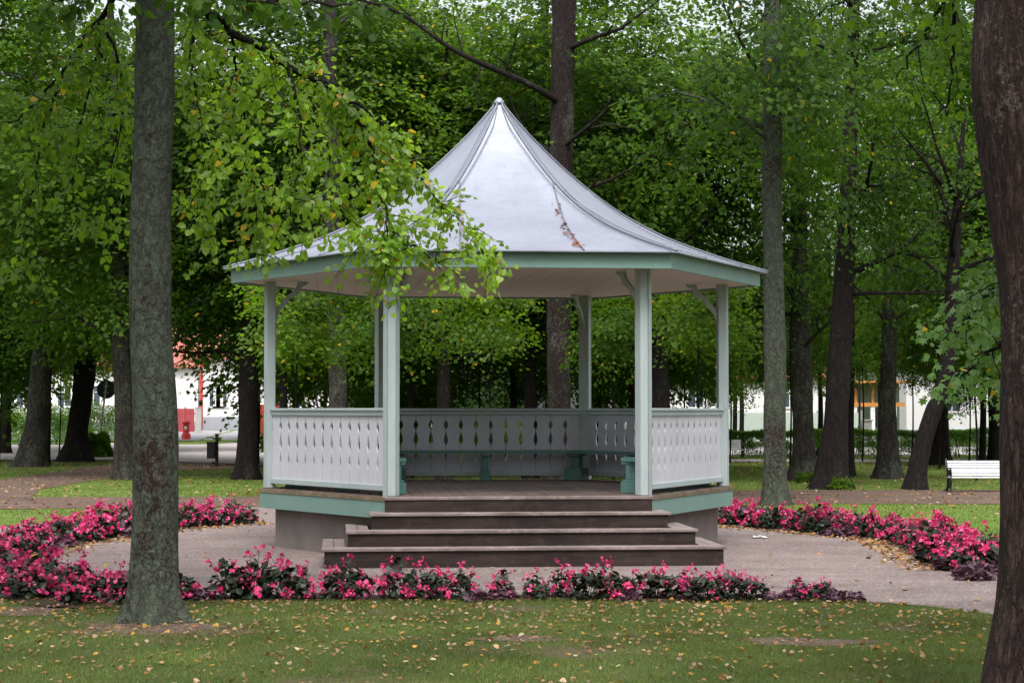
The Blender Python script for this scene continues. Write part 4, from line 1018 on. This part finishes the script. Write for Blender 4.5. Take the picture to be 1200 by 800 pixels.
tp = P(125, 447, g_.y)-g_; m = MB(); m.tube([(0, 0, -.1), tuple(tp)], .035, 10); m.build('pole', M['concrete_post'], sg_)
c_ = P(124.3, 456, g_.y)-g_; m = MB(); ring = [(math.cos(2*PI*i/32)*.36, math.sin(2*PI*i/32)*.36) for i in range(32)]
m.add([(c_.x+a, c_.y+.04, c_.z+bb_) for a, bb_ in ring]+[(c_.x+a*.98, c_.y+.065, c_.z+bb_*.98) for a, bb_ in ring], [list(range(32)), list(range(32, 64))[::-1]]+[[i, 32+i, 32+(i+1) % 32, (i+1) % 32] for i in range(32)])
m.build('sign_disc', M['sign_grey'], sg_)
m = MB(); m.box((c_.x, c_.y+.02, c_.z+.12), (.2, .03, .04)); m.box((c_.x, c_.y+.02, c_.z-.12), (.2, .03, .04)); m.build('clamp', M['concrete_post'], sg_)
g_ = G(218, 517); pb = empty('post_box', g_); tag(pb, 'red pillar shaped post box with domed cap on the verge across the street', 'post box')
m = MB(); m.lathe([(.26, -.05), (.26, .30), (.235, .34), (.19, .36)], 20); m.build('base', M['red_paint'], pb)
m = MB(); m.lathe([(.185, .34), (.185, .92)], 20); m.build('body', M['red_paint'], pb)
m = MB(); m.lathe([(.20, .92), (.25, .95), (.25, 1.0), (.20, 1.06), (.10, 1.11), (.03, 1.14), (.01, 1.17)], 20); m.build('cap', M['red_paint'], pb)
m = MB(); m.box((0, -.187, .68), (.14, .02, .16), None, .004); m.build('notice_plate', M['paper_white'], pb)
m = MB(); m.box((0, -.187, .84), (.18, .02, .03)); m.build('slot', M['black_metal'], pb)
# lamp pole on the right
g_ = Vector(((1007-600)/F*80, 80, 0)); lp = empty('street_lamp', g_); tag(lp, 'slim black street lamp pole behind the hedge on the right', 'street lamp')
m = MB(); m.lathe([(.09, -.1), (.09, 1.1), (.05, 1.2), (.045, 4.2), (.04, 4.6)], 10); m.build('pole', M['black_metal'], lp)
m = MB(); m.lathe([(.05, 4.6), (.16, 4.7), (.2, 5.05), (.22, 5.07), (.1, 5.25), (.01, 5.3)], 10); m.build('lantern', M['black_metal'], lp)
g_ = G(302, 513); bp = empty('street_post', g_); tag(bp, 'short dark post in front of the red fence just left of the gazebo post', 'post')
m = MB(); m.lathe([(.13, -.05), (.13, .12), (.07, .16), (.07, 1.5), (.09, 1.52), (.02, 1.6)], 10); m.build('shaft', M['black_metal'], bp)

# ------------------------------------------------------------------ houses and fences
def house(name, x0, x1, Y, depth, hw, hr, wall, roofm, label, wins=(), plinth=.45, ridge='x', z=None):
    z = gz(Y) if z is None else z
    h = empty(name, ((x0+x1)/2, Y, z)); tag(h, label, 'house'); W = x1-x0
    m = MB(); m.box((0, depth/2, hw/2), (W, depth, hw)); 
    if True:
        m.add([(-W/2, 0, hw), (-W/2, depth, hw), (-W/2, depth/2, hr-.1)], [[0, 2, 1]]); m.add([(W/2, 0, hw), (W/2, depth, hw), (W/2, depth/2, hr-.1)], [[0, 1, 2]])
    wl = m.build('wall', wall, h)
    if plinth: m = MB(); m.box((0, depth/2, plinth/2), (W+.1, depth+.1, plinth)); m.build('plinth', M['grey_plinth'], h)
    m = MB(); o_ = .5; e = (hr-hw)/(depth/2)*o_
    for sy in (0, 1):
        y0 = -o_ if sy == 0 else depth+o_
        a = [(-W/2-.4, y0, hw-e), (W/2+.4, y0, hw-e), (W/2+.4, depth/2, hr), (-W/2-.4, depth/2, hr)]
        if sy: a = a[::-1]
        m.add(a+[(p[0], p[1], p[2]-.12) for p in a], [[0, 1, 2, 3], [7, 6, 5, 4], [0, 4, 5, 1], [1, 5, 6, 2], [2, 6, 7, 3], [3, 7, 4, 0]])
    rf_ = m.build('roof', roofm, h)
    m = MB(); m.box((W*.2, depth/2-.3, hr+.2), (.6, .6, 1.2)); m.build('chimney', M['dark_red_paint'], rf_)
    for (wx, wz, ww, wh) in wins:
        x = wx-(x0+x1)/2
        m = MB()
        for dx, dz, a, b_ in ((0, wh/2, ww+.2, .1), (0, -wh/2, ww+.2, .1), (-ww/2, 0, .1, wh), (ww/2, 0, .1, wh), (0, 0, .05, wh-.1), (0, wh*.18, ww-.1, .05)): m.box((x+dx, -.04 if (dx or abs(dz) > .4) else -.035, wz+dz), (a, .09 if abs(a-.05) > .001 else .07, b_))
        w_ = m.build('window', M['house_white'], h)
        m = MB(); m.box((x, -.015, wz), (ww-.1, .02, wh-.1)); m.build('pane', M['glass'], w_)
    return h
sc_ = 126/F
def X(px, Y): return (px-600)/F*Y
house('house', X(238, 126), X(400, 126), 126, 9, 5.2, 8.2, M['house_white'], M['roof_red'], 'white rendered house with grey plinth and red downpipe across the street at left', [(X(246, 126)+.4, 2.3, .9, 1.5), (X(259, 126), 2.3, .9, 1.5), (X(320, 126), 2.3, .9, 1.5), (X(350, 126), 2.3, .9, 1.5)], .9)
h2 = [o for o in COL.objects if o.name.startswith('house') and o.type == 'EMPTY'][0]
m = MB(); m.tube([(X(236.5, 126)-h2.location.x, -.14, .2), (X(236.5, 126)-h2.location.x, -.14, 5.0)], .09, 8); m.build('downpipe', M['red_paint'], h2)
house('house', X(-120, 132), X(232, 132), 132, 9, 4.8, 8.4, M['house_white'], M['roof_red'], 'long white house behind the round bushes at far left', [(X(p_, 132), 2.3, 1.0, 1.5) for p_ in (-60, -20, 10, 28, 76, 110, 150)], .5)
house('house', X(700, 118), X(985, 118), 118, 9, 4.0, 8.2, M['house_white'], M['roof_red'], 'white house with a red tiled roof glimpsed right of the gazebo above the pale fence', [(X(p_, 118), 2.3, 1.0, 1.4) for p_ in (730, 815, 925)], .4)
house('house', X(1062, 112), X(1290, 112), 112, 9, 4.6, 8.4, M['house_white'], M['roof_red'], 'white house behind the hedge at far right of the park', [(X(p_, 112), 2.2, 1.1, 1.5) for p_ in (1115, 1190, 1220)], .4)
# porch house with orange trim
Yp = 104; px0, px1 = X(1000, Yp), X(1058, Yp)
ph = empty('porch_house', ((px0+px1)/2, Yp, gz(Yp))); tag(ph, 'small green walled house with white columns and orange porch beam at right', 'house'); W = px1-px0; hx = (px0+px1)/2
m = MB(); m.box((0, 2.5, 1.6), (W, 3, 3.2)); m.build('wall', M['house_green'], ph)
for p_ in (1001.5, 1022.5, 1048): m = MB(); m.box((X(p_, Yp)-hx, .1, .95), (.24, .24, 1.9), None, .01); m.build('column', M['house_white'], ph)
m = MB(); m.box((0, .1, 2.01), (W+.2, .3, .22)); m.build('beam', M['orange_paint'], ph)
for p_ in (1003, 1023, 1047): m = MB(); m.box((X(p_, Yp)-hx, .1, 2.65), (.13, .13, 1.06)); m.build('roof_post', M['orange_paint'], ph)
m = MB(); m.box((0, 1.8, 3.26), (W+.6, 5, .12)); m.build('roof', M['orange_paint'], ph)
m = MB(); m.box((X(1035, Yp)-hx, .985, 1.3), (.8, .03, 1.1)); m.build('window', M['glass'], ph)
g_ = Vector((X(1015, 96), 96, gz(96))); gp_ = empty('gate_pillar', g_); tag(gp_, 'grey stone gate pillar with flat cap at the end of the pale fence', 'gate pillar')
m = MB(); 
for i in range(4): m.box((0, 0, .16+i*.31), (.46, .46, .30), None, .015)
m.build('shaft', M['concrete_post'], gp_); m = MB(); m.box((0, 0, 1.28), (.56, .56, .08), None, .01); m.build('cap', M['concrete_post'], gp_)
def board_fence(name, xa, xb, Y, h, mat, label, pm, bw=.14, posts=2.2):
    f = empty(name, (xa, Y, gz(Y))); tag(f, label, 'fence'); L = xb-xa
    m = MB(); n = int(L/bw)
    for i in range(n): m.box((bw*(i+.5), random.uniform(-.003, .003), h/2+.05), (bw-.008, .025, h-.1+random.uniform(-.01, .01)))
    m.build('boards', mat, f)
    m = MB(); m.box((L/2, .035, h*.25), (L, .04, .09)); m.box((L/2, .035, h*.8), (L, .04, .09)); m.build('rail', mat, f)
    for i in range(int(L/posts)+1): m = MB(); m.box((min(i*posts, L), .12, (h+.1)/2), (.16, .12, h+.1), None, .01); m.build('post', pm, f)
board_fence('pale_fence', X(660, 97), X(1009, 97), 97, 1.66, M['fence_green'], 'long pale green vertical board fence beyond the hedge', M['concrete_post'])
board_fence('red_fence', X(176, 118), X(229, 118), 118, 1.55, M['dark_red_paint'], 'dark red board fence beside the white house across the street', M['concrete_post'])
for p_ in (231, 234.5):
    g_ = Vector((X(p_, 118), 118, gz(118))); o = MB().box((0, 0, .78), (.19, .2, 1.6), None, .02).box((0, 0, 1.6), (.23, .24, .06)).build('gate_post', M['concrete_post'], None, loc=g_); tag(o, 'grey concrete post at the end of the red fence, %s' % ('nearer the fence boards' if p_ < 233 else 'beside the red downpipe'), 'post')
board_fence('red_fence', X(294, 112), X(330, 112), 112, 1.9, M['red_paint'], 'bright red fence glimpsed just left of the gazebo', M['concrete_post'])

# ------------------------------------------------------------------ unseen park foliage added to cut fill light, round the sides and behind the viewpoint
rng = np.random.default_rng(77)
nC = 2600; th_ = rng.uniform(math.radians(-205), math.radians(25), nC); rad_ = rng.uniform(19, 34, nC)
cz_ = 2.2+12*rng.random(nC); cxy = np.stack([rad_*np.cos(th_), 8+rad_*np.sin(th_), cz_], 1)
outside = (np.abs(cxy[:, 0]) > .31*np.maximum(cxy[:, 1], 0)+4.5); cxy = cxy[outside]; nC = len(cxy)
N = nC*16; pw_ = np.repeat(cxy, 16, 0)+rv(N, .75)
me_ = leaf_mesh('unseen_shade_foliage', pw_, rv(N), np.array([0, 0, 1.0])+rv(N, .7), .42*(.6+.6*rng.random(N)), 'diamond')
tag(link('unseen_shade_foliage', me_, M['leaf_dark']), 'unseen mass of park tree foliage round the sides and behind the viewpoint, added to block light', 'unseen_shade_foliage', kind='stuff')

# ------------------------------------------------------------------ world and sun
SUN_EL, SUN_AZ = math.radians(58), math.radians(180)       # azimuth clockwise from +Y: behind the camera, a little left
w = bpy.data.worlds.new('World'); S.world = w; w.use_nodes = True; nt = w.node_tree; nt.nodes.clear()
sky = nt.nodes.new('ShaderNodeTexSky'); sky.sky_type = 'NISHITA'; sky.sun_disc = False; sky.sun_elevation = SUN_EL; sky.sun_rotation = SUN_AZ
sky.air_density = 1.0; sky.dust_density = 3.0; sky.ozone_density = 1.0
hs = nt.nodes.new('ShaderNodeHueSaturation'); hs.inputs['Saturation'].default_value = .28; hs.inputs['Value'].default_value = 1.0
bgn = nt.nodes.new('ShaderNodeBackground'); bgn.inputs[1].default_value = .15; ow = nt.nodes.new('ShaderNodeOutputWorld')
nt.links.new(sky.outputs[0], hs.inputs['Color']); tcw = nt.nodes.new('ShaderNodeTexCoord'); sxyz = nt.nodes.new('ShaderNodeSeparateXYZ'); nt.links.new(tcw.outputs['Generated'], sxyz.inputs[0])
mrw = nt.nodes.new('ShaderNodeMapRange'); mrw.inputs[1].default_value = 0; mrw.inputs[2].default_value = 1; mrw.inputs[3].default_value = .62; mrw.inputs[4].default_value = 2.0
nt.links.new(sxyz.outputs[2], mrw.inputs[0])      # overcast sky: the zenith is brighter than the horizon
vmw = nt.nodes.new('ShaderNodeVectorMath'); vmw.operation = 'SCALE'; nt.links.new(hs.outputs[0], vmw.inputs[0]); nt.links.new(mrw.outputs[0], vmw.inputs['Scale'])
nt.links.new(vmw.outputs[0], bgn.inputs[0]); nt.links.new(bgn.outputs[0], ow.inputs[0])
sl = bpy.data.lights.new('sun', 'SUN'); sl.energy = 1.0; sl.angle = math.radians(25); sl.color = (1, .97, .93)
so = bpy.data.objects.new('sun', sl); COL.objects.link(so)
dv = Vector((math.sin(SUN_AZ)*math.cos(SUN_EL), math.cos(SUN_AZ)*math.cos(SUN_EL), math.sin(SUN_EL)))
so.rotation_euler = dv.to_track_quat('Z', 'Y').to_euler(); so.location = (0, 0, 40)
vs_ = S.view_settings; vs_.view_transform = 'Standard'; vs_.look = 'None'; vs_.gamma = 1; vs_.use_curve_mapping = False; vs_.exposure = .9
S.render.engine = 'CYCLES'; cy = S.cycles
cy.max_bounces = 6; cy.diffuse_bounces = 3; cy.glossy_bounces = 2; cy.transmission_bounces = 4; cy.transparent_max_bounces = 4
cy.use_denoising = True; cy.caustics_reflective = False; cy.caustics_refractive = False
